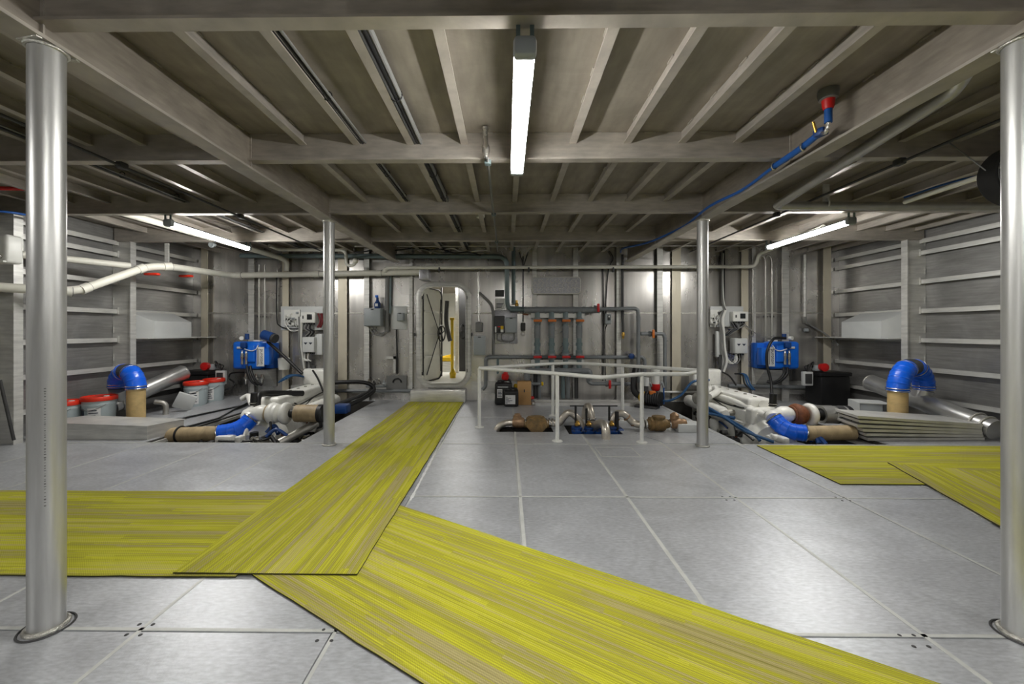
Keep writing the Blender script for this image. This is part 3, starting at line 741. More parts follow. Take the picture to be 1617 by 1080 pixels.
# fan behind the front right pillar
fc = P(1620, 273, 2.75)
t = thing('round_fan', 'black round fan hanging behind the front right pillar', 'fan', fc)
fd = V((-.25, -1, .0)).normalized(); fd, fa, fb = basis(fd)
mb = MB(); mb.lathe(fc - fd * .07, fd, ((0, .205), (.0, .215), (.14, .215), (.14, .2), (.02, .2)), 40, caps=False); mb.build('fan_drum', 'black', t)
mb = MB()
for R in (.05, .09, .13, .17, .2): mb.torus(fc + fd * .075, fd, R, .003, 32, 6)
for k in range(12):
    a = 2 * PI * k / 12; mb.cyl(fc + fd * .075 + (fa * math.cos(a) + fb * math.sin(a)) * .03, fc + fd * .075 + (fa * math.cos(a) + fb * math.sin(a)) * .2, .003, 6)
mb.build('fan_guard', 'dark', t)
MB().cyl(fc - fd * .05, fc + fd * .05, .05, 20).build('hub', 'black', t)
for k in range(4):
    a = 2 * PI * k / 4; u = fa * math.cos(a) + fb * math.sin(a); wv = u.cross(fd)
    MB().box(fc + u * .115, (.13, .09, .006), Matrix((u, (wv * .8 + fd * .6).normalized(), (fd * .8 - wv * .6).normalized())).transposed(), .002).build('fan_blade', 'dark', t)
pipe('bracing_wire', 'thin wire holding the black fan from the beam', 'wire', [P(1500, 226, 3.0), fc + V((-.2, .05, .03))], .004, 'greycable', 0)
pipe('red_pipe', 'thin red pipe high at the left wall behind the front left pillar', 'pipe', [P(-40, 297, 3.9), P(147, 299, 4.35)], .020, 'red', 0)
pipe('blue_line', 'short blue line high at the left picture edge beside the front left pillar', 'hose', [P(-30, 331, 3.9), P(40, 339, 4.2), P(90, 356, 5.0)], .012, 'bluecable', smooth=True)
# white box at left edge
c0 = P(2, 394, 4.15)
t = thing('white_locker', 'white rounded box mounted high at the left edge beside the front left pillar', 'box', c0)
MB().box(c0, (.30, .16, .30), None, .03, 4).build('body', 'white', t)
MB().box(c0 + V((.02, -.082, -.14)), (.25, .03, .02), None, .006).build('lid_rim', 'white', t)
MB().cyl(c0 + V((.09, -.08, -.09)), c0 + V((.09, -.11, -.09)), .025, 14).build('latch', 'steel', t)
pipe('leaning_bar', 'dark bar leaning against the left hull frame beside the front left pillar', 'bar', [P(0, 600, 4.2), P(22, 695, 4.25)], .014, 'dark', 0)
o = MB().bb(P(262, 0, 5.9).x - .03, P(262, 0, 5.9).x + .03, 5.91, 5.925, P(0, 415, 5.9).z, 2.60).build('pipe_hanger', 'bar'); tag(o, 'flat hanger bar above the bend of the thick white pipe', 'hanger')
for (x, y, Y, l) in ((240, 433, 5.7, 'orange red handle under the bend of the thick white pipe'), (294, 436, 6.3, 'orange red valve handle under the white pipe nearer the bulkhead')):
    c = P(x, y, Y); o = MB().box(c, (.20, .07, .035), None, .014).build('fire_valve_grip', 'redlid'); tag(o, l, 'handle')
for (x, y, Y, l) in ((759, 341, 5.2, 'round white detector under the beam at far end of centre conduit'), (691, 384, 6.9, 'round white detector just above the doorway')):
    c = P(x, y, Y); tag(MB().lathe(c + V((0, 0, -.03)), (0, 0, 1), ((0, .03), (.012, .055), (.05, .06), (.06, .06)), 20).build('smoke_detector', 'white'), l, 'detector')
c = P(337, 386, 6.2); tag(MB().lathe(c, (0, -1, -.2), ((0, .045), (.05, .05), (.06, .035), (.05, .02)), 18).build('small_speaker', 'greybox'), 'small round grey device below the left lamp', 'device')
c = P(452, 398, 7.2)
# clutter of cables below the deck over the doorway
for k, (x0, y0, x1, y1) in enumerate(((640, 396, 770, 400), (655, 391, 760, 403), (700, 394, 770, 398), (560, 398, 650, 394))):
    pts = [P(x0 + (x1 - x0) * j / 5, y0 + (y1 - y0) * j / 5 + random.uniform(-3, 3), 7.1 + random.uniform(-.05, .05)) for j in range(6)]
    pipe('loose_cable', ['grey cable sagging highest above the doorway', 'black cable looping above the doorway', 'pale cable tail above the right side of doorway', 'black cable under the deck left of doorway'][k], 'cable', pts, .012, ('greycable', 'black', 'white', 'black')[k], smooth=True)
pipe('conduit_pipe', 'long thin tube under the deck running across in front of the bulkhead', 'tube', [P(560, 389, 6.9), P(1200, 388, 6.9)], .010, 'alupipe', 0)

# ================================================================== BULKHEAD EQUIPMENT
def cab(name, x0, y0, x1, y1, dep, mat, label, cat, off=.0, door_mat=None, bev=.012, knob=True, group=None):
    a, b = W(x0, y0, off + dep / 2), W(x1, y1, off + dep / 2); c = (a + b) / 2
    t = thing(name, label, cat, V((c.x, YB - off, b.z)), group)
    MB().box(c, (abs(b.x - a.x), dep, abs(a.z - b.z)), None, bev).build('body', mat, t)
    MB().box(c - V((0, dep / 2 + .006, 0)), (abs(b.x - a.x) * .94, .014, abs(a.z - b.z) * .93), None, .005).build('front_cover', door_mat or mat, t)
    if knob: MB().box(c + V((0, -dep / 2 - .016, abs(a.z - b.z) * .43)), (.05, .012, .018), None, .004).build('latch', 'dark', t)
    return t, c
t, c = cab('grey_cabinet', 577, 487, 604, 515, .18, 'greybox', 'grey cabinet with a blue bottle standing on it, left of the doorway', 'cabinet', .02)
MB().bb(W(584, 0).x, W(612, 0).x, YB - .022, YB - .005, W(0, 520).z, W(0, 486).z).build('mounting_plate', 'bar', t)
b0 = W(596, 486.5, .11)
t = thing('spray_bottle', 'blue bottle standing on top of the grey cabinet', 'bottle', b0)
MB().lathe(b0, (0, 0, 1), ((0, .052), (.02, .056), (.09, .056), (.13, .03), (.16, .022), (.19, .024), (.195, .018)), 18).build('bottle_body', 'bluedark', t)
MB().box(b0 + V((-.01, -.01, .215)), (.06, .035, .045), None, .01).build('spray_head', 'bluepaint', t)
MB().box(b0 + V((0, -.054, .055)), (.05, .006, .05), None, .002).build('bottle_label', 'paper', t)
t, c = cab('switch_box', 628, 494, 638, 507, .12, 'greybox', 'small grey switch box on a pale plate just left of the doorway', 'switch box', .022)
MB().bb(W(618, 0).x, W(643, 0).x, YB - .02, YB - .004, W(0, 520).z, W(0, 484).z, .003).build('backing_plate', 'palebox', t)
pipe('vertical_conduit', 'thick dark conduit dropping from the white pipe to beside the grey cabinet', 'conduit', [W(612, 433, .06), W(611, 500, .06), W(611, 524, .06)], .04, 'greycable', 0)
pipe('vertical_conduit', 'slim dark conduit dropping to the small grey switch box', 'conduit', [W(617, 433, .05), W(616, 495, .05)], .02, 'greenpvc', 0)
for k, l in enumerate(('outermost', 'middle', 'innermost')):
    pipe('looped_cable', '%s of the three grey cables looping under the grey cabinet' % l, 'cable', [W(584 + k * 5, 516, .08), W(588 + k * 4, 526 - k, .07), W(602, 530 - 2 * k, .06), W(610, 523, .08)], .010, 'greycable', smooth=True)
t = thing('black_lead', 'black lead hanging from the switch box to a hooked end near the floor', 'lead', W(626, 592, .05))
pipe('lead_run', None, None, [W(626, 520, .05), W(627, 560, .05), W(627, 590, .05)], .014, 'black', smooth=True, parent=t)
MB().torus(W(627, 604, .05), (0, 1, 0), .075, .013, 20, 8, 0, PI).build('hooked_end', 'black', t)
tag(MB().bb(W(611, 0).x, W(643, 0).x, YB - .04, YB - .02, W(0, 616).z, W(0, 592).z).build('flat_plate', 'greycable', smooth=False), 'grey flat plate low on the bulkhead left of the door step', 'plate')
tag(MB().bb(W(610, 0).x, W(626, 0).x, YB - .05, YB - .025, W(0, 566).z, W(0, 562).z).bb(W(622, 0).x, W(626, 0).x, YB - .05, YB - .025, W(0, 588).z, W(0, 562).z).build('wall_bracket', 'bar', smooth=False), 'small bent aluminium bracket above the grey flat plate', 'bracket')

def control_board(x0, y0, x1, y1, label):
    a, b = W(x0, y0, .03), W(x1, y1, .03)
    o = MB().bb(a.x, b.x, YB - .085, YB - .072, b.z, a.z, .004).build('backing_plate', 'palebox'); return tag(o, label, 'plate')
def wired_board(x0, y0, x1, y1, label):
    a, b = W(x0, y0, .11), W(x1, y1, .11); c = (a + b) / 2; w_, h_ = abs(b.x - a.x), abs(a.z - b.z)
    t = thing('terminal_board', label, 'terminal board', V((c.x, YB - .09, b.z)))
    MB().box(c, (w_, .035, h_), None, .005).build('tray', 'white', t)
    for k in range(14):
        q = c + V((random.uniform(-.42, .42) * w_, -.03, random.uniform(-.42, .42) * h_))
        MB().box(q, (random.uniform(.03, .07), .03, random.uniform(.015, .04)), None, .003).build('terminal_block', random.choice(('white', 'white', 'dark', 'greybox')), t)
    for k in range(5):
        q0 = c + V((random.uniform(-.4, .4) * w_, -.05, h_ * random.uniform(-.3, .4))); q1 = c + V((w_ * random.uniform(-.3, .5), -.06, -h_ * .5 - random.uniform(.01, .06)))
        MB().tube(smooth_path([q0, (q0 + q1) / 2 + V((random.uniform(-.08, .08), -.03, 0)), q1]), .007, 6).build('wire', ('white', 'greycable')[k % 2], t)
    return t
def controller(x0, y0, x1, y1, label):
    a, b = W(x0, y0, .16), W(x1, y1, .16); c = (a + b) / 2; w_, h_ = abs(b.x - a.x), abs(a.z - b.z)
    t = thing('control_unit', label, 'controller', V((c.x, YB - .1, b.z)))
    MB().box(c, (w_, .12, h_), None, .018, 3).build('housing', 'white', t)
    MB().box(c + V((w_ * .12, -.062, h_ * .05)), (w_ * .34, .008, h_ * .5), None, .002).build('display', 'screen', t)
    MB().box(c + V((-w_ * .32, -.062, h_ * .03)), (w_ * .09, .008, h_ * .28), None, .003).build('keypad', 'dark', t)
    for k in range(5): MB().cyl(c + V((w_ * (-.35 + .17 * k), 0, -h_ * .5 - .03)), c + V((w_ * (-.35 + .17 * k), 0, -h_ * .5)), .014, 10).build('cable_gland', 'black', t)
    return t
def junction(x0, y0, x1, y1, label):
    a, b = W(x0, y0, .15), W(x1, y1, .15); c = (a + b) / 2; w_, h_ = abs(b.x - a.x), abs(a.z - b.z)
    t = thing('junction_box', label, 'junction box', V((c.x, YB - .1, b.z)))
    MB().box(c, (w_, .16, h_), None, .012).build('housing', 'palebox', t)
    MB().box(c + V((0, -.085, 0)), (w_ * .96, .014, h_ * .95), None, .005).build('lid', 'palebox', t)
    for s_ in (-.2, .2):
        MB().prism([c + V((w_ * s_ + dx, -.093, h_ * .08 + dz)) for dx, dz in ((-.035, .018), (.035, .018), (.0, -.022))], (0, -.003, 0)).build('printed_arrow', 'ink', t)
    for k in range(5): MB().cyl(c + V((w_ * (-.36 + .18 * k), 0, -h_ * .5 - .03)), c + V((w_ * (-.36 + .18 * k), 0, -h_ * .5)), .014, 10).build('cable_gland', 'black', t)
    return t
def cable_run(pts, r, mat, label, n=5, spread=.03):
    t = thing('cable_bunch', label, 'cables', pts[-1])
    for k in range(n):
        off = V((random.uniform(-spread, spread), random.uniform(-.02, .02), 0))
        MB().tube(smooth_path([p + off + V((random.uniform(-.008, .008), 0, 0)) for p in pts]), r * random.uniform(.8, 1.2), 7).build('cable', mat if k % 4 else 'greycable', t)
    return t
control_board(446, 484, 512, 521, 'pale backing plate carrying the left controller and terminal board')
wired_board(449, 489, 474, 514, 'open white terminal board with loops of white wire on the left plate')
controller(477, 493, 500, 510, 'white controller with a small dark display on the left plate')
junction(481, 532, 500, 556, 'grey junction box with two dark arrows below the left controller')
tag(MB().bb(W(499, 0, .1).x, W(511, 0, .1).x, YB - .16, YB - .09, W(0, 559).z, W(0, 527).z, .008).build('cable_trunking', 'palebox'), 'pale upright trunking right of the left junction box', 'trunking')
cable_run([W(474, 500, .2), W(475, 520, .2), W(474, 545, .2), W(476, 562, .19), W(479, 582, .17)], .013, 'white', 'bunch of white cables hanging left of the left junction box', 6)
cable_run([W(488, 511, .17), W(486, 519, .2), W(493, 524, .2), W(487, 531, .18)], .014, 'black', 'tangle of black cables between left controller and junction box', 6, .06)
cable_run([W(484, 558, .16), W(484, 567, .18), W(488, 570, .18), W(476, 566, .18)], .008, 'white', 'white cables looping under the left junction box', 4, .05)
cable_run([W(506, 495, .15), W(508, 507, .19), W(504, 517, .17)], .017, 'maroon', 'maroon cables at the right end of the left backing plate', 5, .04)
pipe('white_cable', 'white cable sagging in a loop under the left terminal board', 'cable', [W(450, 497, .15), W(451, 512, .16), W(459, 522, .16), W(472, 521, .16), W(476, 512, .16)], .010, 'white', smooth=True)
pipe('black_cable', 'black cable coming down a tube to the left terminal board', 'cable', [W(437, 430, .08), W(437, 500, .08), W(441, 514, .1), W(456, 519, .13), W(474, 519, .14)], .010, 'black', smooth=True)
pipe('vertical_conduit', 'pale slim conduit left of the left backing plate', 'conduit', [W(438, 425, .05), W(438, 510, .05)], .016, 'alupipe', 0)
cable_run([W(486, 568, .12), W(487, 585, .12)], .03, 'dark', 'thick dark cables below the left junction box going down behind the engine', 3, .02)

control_board(1119, 484, 1171, 516, 'pale backing plate carrying the right controller and terminal board')
wired_board(1121, 489, 1139, 512, 'open white terminal board beside the rear right pillar')
controller(1155, 492, 1179, 508, 'white controller with a small dark display on the right plate')
junction(1156, 534, 1176, 558, 'grey junction box with two dark arrows below the right controller')
tag(MB().bb(W(1130, 0, .1).x, W(1140, 0, .1).x, YB - .13, YB - .07, W(0, 562).z, W(0, 523).z, .008).build('cable_trunking', 'palebox'), 'pale upright trunking left of the right junction box', 'trunking')
cable_run([W(1144, 490, .2), W(1140, 505, .2), W(1142, 525, .2), W(1143, 550, .2), W(1146, 570, .19), W(1141, 588, .17)], .015, 'white', 'bunch of white cables hanging left of the right junction box', 7)
cable_run([W(1160, 510, .17), W(1165, 518, .2), W(1158, 522, .2), W(1148, 530, .18)], .014, 'black', 'tangle of black cables between right controller and junction box', 6, .06)
cable_run([W(1152, 520, .17), W(1168, 517, .2), W(1175, 512, .18)], .012, 'black', 'black cables under the right controller', 4, .05)
cable_run([W(1162, 559, .16), W(1162, 569, .18), W(1155, 574, .18), W(1147, 566, .18)], .008, 'white', 'white cables looping under the right junction box', 4, .05)
cable_run([W(1141, 400, .08), W(1141, 440, .08), W(1142, 475, .1), W(1146, 490, .14)], .012, 'white', 'pale cables dropping from the deck to the right terminal board', 3, .02)
pipe('black_conduit', 'black conduit dropping from the deck behind the rear right pillar', 'conduit', [W(1143, 396, .06), W(1143, 482, .06)], .02, 'black', 0)
cable_run([W(1138, 560, .12), W(1137, 588, .12)], .028, 'dark', 'thick dark cables below the right trunking going down behind the engine', 3, .015)
pipe('thin_cable', 'thin pale cable drooping from the right controller to the right blue unit', 'cable', [W(1178, 514, .1), W(1190, 524, .15), W(1205, 532, .2), W(1224, 531, .25)], .008, 'greycable', smooth=True)
pipe('vertical_conduit', 'pale slim conduit right of the right backing plate', 'conduit', [W(1189, 427, .09), W(1189, 530, .09)], .016, 'alupipe', 0)
t = thing('corner_cable', 'grey cable running down the right bulkhead corner to the black battery box', 'cable', W(1275, 520, .05))
pipe('cable_run', None, None, [W(1272, 402, .05), W(1272, 500, .05), W(1278, 512, .05), W(1300, 525, .12), W(1325, 545, .4)], .014, 'greycable', smooth=True, parent=t)
MB().cyl(W(1271, 402, .05), W(1271, 500, .05), .022, 12).build('conduit', 'bar', t)
MB().box(W(1273, 521, .05), (.07, .05, .06), None, .01).build('cable_clamp', 'greybox', t)

# the blue units
def blue_unit(mir, label, px0, px1):
    cx = lambda x: px0 + (px1 - px0) * x        # x 0..1 from the panel side to the outer side
    Y0 = 7.12
    def R(u, y, Y): return P(cx(u), y, Y)
    t = thing('blue_filter_unit', label, 'filter unit', R(.5, 583, YB - .1))
    a, b = R(.0, 541, Y0 + .16), R(.62, 581, Y0 + .16)
    MB().box((a + b) / 2, (abs(b.x - a.x), .2, abs(a.z - b.z)), None, .02).build('rear_tank', 'bluepaint', t)
    a, b = R(.30, 539, Y0), R(.97, 582, Y0)
    MB().box((a + b) / 2, (abs(b.x - a.x), .26, abs(a.z - b.z)), None, .05, 4).build('front_tank', 'bluepaint', t)
    a, b = R(.52, 545, Y0 - .14), R(.70, 572, Y0 - .14)
    MB().box((a + b) / 2, (abs(b.x - a.x), .05, abs(a.z - b.z)), None, .02, 3).build('raised_rib', 'bluepaint', t)
    a, b = R(-.05, 540, Y0 + .24), R(.03, 579, Y0 + .24)
    MB().box((a + b) / 2, (abs(b.x - a.x), .03, abs(a.z - b.z)), None, .004).build('mounting_flange', 'palebox', t)
    yl = Y0 - .135 if mir else Y0 + .05
    a, b = R(.15, 547, Y0 + .05), R(.33, 577, Y0 + .05)
    c = (a + b) / 2; c.y = Y0 - .14
    lab = MB().box(c, (abs(b.x - a.x), .01, abs(a.z - b.z)), None, .002).build('unit_label', 'paper', t)
    text('puroton', abs(a.z - b.z) * .24, c + V((.03 if not mir else .03, -.008, 0)), (PI / 2, PI / 2, 0), 'ink', lab)
    for dx, zz in ((-.05, .9), (-.025, .8)): MB().box(c + V((dx, -.007, -.0)), (.012, .003, abs(a.z - b.z) * zz)).build('small_print', 'greycable', lab)
    a = R(.15, 547, Y0 - .04)
    MB().box(((a.x + c.x) / 2, Y0 - .06, c.z), (abs(b.x - a.x) * .9, .14, .30), None, .01).build('label_panel', 'bluepaint', t)
    # valve block with gauge on top of the front tank, twin fittings below
    v = R(.80, 545, Y0 - .16)
    MB().box(v, (.10, .07, .10), None, .015).build('valve_block', 'bluedark', t)
    MB().cyl(R(.84, 534, Y0 - .08), R(.84, 534, Y0 - .08) + V((.02, -.05, 0)), .035, 16).build('pressure_gauge', 'white', t)
    MB().cyl(R(.72, 536, Y0 - .05), R(.72, 527, Y0 - .05), .035, 14).build('filler_cap', 'bluedark', t)
    MB().box(R(.45, 538, Y0), (.12, .1, .03), None, .008).build('top_tag', 'white', t)
    MB().box(R(.90, 549, Y0 - .14), (.10, .02, .035), None, .005).build('sight_strip', 'palebox', t)
    for k, u in enumerate((.74, .84)):
        q = R(u, 559, Y0 - .17)
        MB().lathe(q + V((0, 0, .06)), (0, 0, -1), ((0, .014), (.04, .018), (.05, .026), (.14, .026), (.15, .02), (.24, .024)), 12).build('hose_fitting', 'steel', t)
    MB().tube(smooth_path([R(.45, 545, Y0 - .15), R(.5, 551, Y0 - .17), R(.62, 554, Y0 - .18), R(.78, 551, Y0 - .18)]), .008, 8).build('sensor_tube', 'white', t)
    a, b = R(.05, 582, Y0 + .2), R(.55, 582, Y0 + .2)
    MB().prism([V((a.x, YB - .02, a.z)), V((a.x, YB - .34, a.z)), V((a.x, YB - .02, a.z - .34))], V(((b.x - a.x), 0, 0))).build('support_bracket', 'bar', t)
    return t
blue_unit(False, 'bright blue filter unit on the bulkhead right of the right controller', 1190, 1257)
blue_unit(True, 'bright blue filter unit on the bulkhead behind the left engine', 437, 372)
pipe('black_hose', 'black hose looping from top of the right blue unit down to the engine', 'hose', [P(1240, 534, 6.9), P(1222, 535, 6.8), P(1212, 553, 6.75), P(1211, 575, 6.75), P(1217, 600, 6.7), P(1219, 622, 6.6)], .022, 'black', smooth=True)
for k, l in enumerate(('inner', 'outer')):
    pipe('black_hose', '%s black hose curving under the right blue unit' % l, 'hose', [P(1237 + k * 6, 580, 6.94), P(1238 + k * 5, 590, 6.92), P(1231 + k * 2, 599 + k * 2, 6.9), P(1222, 603 + k * 2, 6.9), P(1212 - k, 602, 6.95)], .022, 'black', smooth=True)
pipe('black_hose', 'thick black hose slanting from the funnel by the left blue unit to the engine', 'hose', [P(423, 540, 6.9), P(450, 564, 6.8), P(477, 590, 6.7)], .026, 'black', smooth=True)
fq = P(424, 531, 6.85)
t = thing('blue_canister', 'dark blue filter canister lying tilted on top of the left blue unit', 'filter', fq)
fd2 = V((.9, -.2, -.28)).normalized()
MB().cyl(fq - fd2 * .10, fq + fd2 * .10, .085, 24).build('canister_body', 'bluedark', t)
MB().cyl(fq + fd2 * .101, fq + fd2 * .15, .08, 24).build('end_collar', 'dark', t)
MB().lathe(fq - fd2 * .101, -fd2, ((0, .08), (.02, .06), (.025, .02)), 24).build('end_dome', 'bluedark', t)
for k, l in enumerate(('left', 'right')):
    pipe('black_hose', '%s of two black hoses hanging below the left blue unit' % l, 'hose', [P(390 + 5 * k, 578, 6.94), P(392 + 6 * k, 590, 6.9), P(398 + 7 * k, 603, 6.9), P(408 + 6 * k, 608, 6.95)], .022, 'black', smooth=True)
pipe('black_hose', 'black hose kinked down the bulkhead behind the two far pails', 'hose', [P(385, 588, 7.1), P(366, 589, 7.1), P(362, 597, 7.1), P(370, 604, 7.05), P(366, 612, 7.0), P(350, 617, 6.95)], .014, 'black', smooth=True)
for k, x in enumerate((388, 405, 414)):
    c = P(x, 598, 7.15); o = MB().lathe(c + V((0, 0, -.1)), (0, 0, 1), ((0, .02), (.08, .024), (.1, .04), (.13, .04), (.14, .02), (.2, .018)), 12).build('drain_valve', 'steel')
    tag(o, ['leftmost steel drain valve under the left blue unit', 'middle steel drain valve under the left blue unit', 'rightmost steel drain valve under the left blue unit'][k], 'valve', 'drain valves under the left blue unit')
# boxes right of doorway
t, c = cab('grey_enclosure', 748, 530, 767, 561, .14, 'palebox', 'pale grey enclosure just right of the doorway with a conduit above', 'enclosure', .03, 'greybox')
t, c = cab('switch_box', 751, 509, 762, 524, .11, 'dark', 'dark grey switch box above the pale enclosure right of the doorway', 'switch box', .03, 'greycable', knob=False)
pipe('bright_conduit', 'bright steel conduit dropping to the switch box right of the doorway', 'conduit', [W(756, 428, .05), W(756, 498, .05), W(757, 508, .07)], .020, 'steel', 0)
t = thing('bracketed_conduit', 'dark conduit angling down behind the pale enclosure', 'conduit', W(778, 500, .06))
pipe('conduit_run', None, None, [W(757, 462, .05), W(776, 480, .06), W(779, 495, .06), W(779, 560, .06)], .026, 'greycable', .12, parent=t)
tag(MB().bb(W(781, 0).x, W(817, 0).x, YB - .055, YB - .03, W(0, 542).z, W(0, 490).z, .004).build('foil_panel', 'patch'), 'shiny crumpled foil backed panel behind the breaker box', 'panel')
t, c = cab('breaker_box', 781, 499, 797, 526, .12, 'dark', 'dark breaker box with white and yellow labels on the foil panel', 'breaker box', .06, 'dark', knob=False)
for dx, dz, w_, h_, m_ in ((-.07, -.09, .025, .11, 'white'), (.045, -.055, .05, .06, 'yellow'), (.045, -.115, .05, .05, 'white'), (-.005, -.11, .04, .05, 'black'), (-.01, -.04, .05, .02, 'red')):
    MB().box(c + V((dx, -.078, dz)), (w_, .012, h_), None, .003).build('breaker_label', m_, t)
t, c = cab('grey_cabinet', 798, 501, 816, 526, .13, 'greybox', 'plain grey cabinet on the foil panel right of the breaker box', 'cabinet', .06)
for k, (x0, x1) in enumerate(((785, 800), (792, 806), (812, 800))):
    pipe('grey_cable', ['lowest grey cable looping under breaker box', 'grey cable looping between breaker box and grey cabinet', 'grey cable looping under the grey cabinet'][k], 'cable', [W(x0, 527, .1), W(x0 + (1 if x1 > x0 else -1), 537, .1), W(x1, 540, .09)], .012, 'greycable', smooth=True)
tag(MB().bb(W(782, 0).x, W(796, 0).x, YB - .03, YB - .004, W(0, 469).z, W(0, 459).z, .003).build('dark_notice', 'dark', smooth=False), 'small dark plate on the bulkhead above the white notice', 'plate')
t = thing('white_notice', 'small white printed notice on the bulkhead above the foil panel', 'notice', W(789, 488, .01))
MB().bb(W(782, 0).x, W(797, 0).x, YB - .012, YB - .003, W(0, 489).z, W(0, 472).z).build('sheet', 'paper', t, smooth=False)
for k in range(4): MB().bb(W(784, 0).x, W(795 - k, 0).x, YB - .015, YB - .0125, W(0, 480.5 + 2 * k).z, W(0, 479.6 + 2 * k).z).build('printed_line', 'ink', t, smooth=False)
t = thing('hanging_pendant', 'small control pendant hanging on a black cable in the middle of the bulkhead', 'pendant', W(826, 525, .12))
pipe('lead', None, None, [W(826, 405, .12), W(826, 460, .12), W(826, 508, .12)], .011, 'black', smooth=True, parent=t)
MB().box(W(826, 516, .12), (.085, .05, .15), None, .015).build('pendant_body', 'dark', t)
MB().torus(W(826, 527, .12), (0, 1, 0), .035, .006, 16, 6).build('hook', 'steel', t)
for k, x in enumerate((820, 834)): pipe('forked_cable', ['left branch of the forked black cable above the pendant', 'right branch of the forked black cable above the pendant'][k], 'cable', [W(x, 398, .1), W(x + (4 if k == 0 else -4), 410, .1), W(827, 420, .1)], .008, 'black', smooth=True)
# plaque
t = thing('embossed_plaque', 'wide scrubbed metal plaque with rounded corners high on the bulkhead', 'plaque', W(878, 464, .06))
q = W(878, 451, .06); w_, h_ = S(75), S(26)
MB().prism([V((x, YB - .09, z)) for x, z in round_rect(q.x, q.z, w_, h_, .05, 5)], (0, .02, 0)).build('plate', 'patch', t)
MB().tube([V((x, YB - .092, z)) for x, z in round_rect(q.x, q.z, w_, h_, .05, 5)] + [V((q.x + w_ / 2, YB - .092, q.z + h_ / 2 - .05))], .010, 6).build('rim', 'weld', t)
mb = MB()
random.seed(3)
for r in range(3):
    for k in range(11):
        mb.torus(V((q.x - w_ * .43 + w_ * .086 * k + random.uniform(-.01, .01), YB - .091, q.z + h_ * (.28 - .27 * r))), (0, 1, 0), random.uniform(.026, .04), .006, 14, 5, random.uniform(0, 2), random.uniform(4, 6.2))
o = mb.build('swirl_scratches', 'weld', t); o['kind'] = 'stuff'

# ================================================================== PIPE MANIFOLD ON THE BULKHEAD
random.seed(11)
MYD = 7.18
def valve(parent, c, axis, mat, r=.055, name='valve', length=.12):
    """union ball valve: body collars plus T handle"""
    d, a, b = basis(axis); c = V(c)
    MB().lathe(c - d * length / 2, d, ((0, r * .95), (.02, r * 1.15), (.04, r * 1.15), (.045, r), (length - .045, r), (length - .04, r * 1.15), (length - .02, r * 1.15), (length, r * .95)), 16).build('valve_body', 'greypvc', parent)
    n = V((0, -1, 0)) if abs(d.y) < .9 else V((1, 0, 0))
    MB().cyl(c + n * r * .8, c + n * (r + .035), .018, 10).build('valve_stem', mat, parent)
    side = d.cross(n).normalized()
    R = Matrix((side, n, side.cross(n))).transposed()
    MB().box(c + n * (r + .045), (.15, .03, .045), R, .012, 2).build('valve_handle', mat, parent)
t = thing('pipe_manifold', 'grey plastic manifold of four upright pipes with orange and red valves', 'manifold', P(880, 600, MYD))
XS = (848.5, 871, 893, 914.5)
MB().tube([P(829, 489.5, MYD), P(945, 489.5, MYD)], .056, 18).build('upper_header', 'greypvc', t)
for x in (828, 846, 860, 883, 904, 920, 932): MB().cyl(P(x, 489.5, MYD), P(x + 3, 489.5, MYD), .064, 18).build('header_coupling', 'greypvc', t)
for k, x in enumerate(XS):
    MB().tube([P(x, 489, MYD), P(x, 588, MYD)], .046, 16).build('upright_pipe', 'greenpvc', t)
    for y in (541, 553): MB().cyl(P(x, y, MYD), P(x, y + 5, MYD), .060, 16).build('upright_coupling', 'greenpvc', t)
    MB().cyl(P(x, 514, MYD), P(x, 534, MYD), .056, 16).build('upright_sleeve', 'greypvc', t)
    valve(t, P(x, 506.5, MYD), (0, 0, 1), 'orange'); valve(t, P(x, 563, MYD), (0, 0, 1), 'red')
MB().tube(arc_path([P(832, 600, MYD - .1), P(832, 586, MYD - .1), P(931, 586, MYD - .1), P(931, 600, MYD - .1)], .05), .054, 16).build('lower_header', 'greypvc', t)
for x in (836, 857, 880, 903): MB().cyl(P(x, 586, MYD - .1), P(x + 4, 586, MYD - .1), .063, 16).build('header_coupling', 'greypvc', t)
for y in (497.5, 571.5):
    c0, c1 = P(838.5, y + .5, MYD + .015), P(922.5, y + .5, MYD + .015)
    MB().bar(c0, c1, .03, .09).build('support_bar', 'white', t)
for k, (x, m_) in enumerate(((845, 'dark'), (851, 'greypvc'), (872, 'greypvc'), (889, 'greenpvc'), (897, 'greypvc'), (910, 'dark'))):
    o = pipe('upright_pipe', None, None, [P(x, 588, MYD + .03), P(x, 629, MYD + .03)], .036, m_, 0, parent=t)
c = P(836, 627, MYD - .15); 
t = thing('red_handled_valve', 'red handled valve low on the floor right of the cardboard box', 'valve', c)
MB().cyl(c + V((0, 0, -.06)), c + V((0, 0, .25)), .045, 14).build('valve_pipe', 'greypvc', t)
MB().box(c + V((0, -.05, 0)), (.16, .10, .05), None, .02).build('valve_handle', 'red', t)
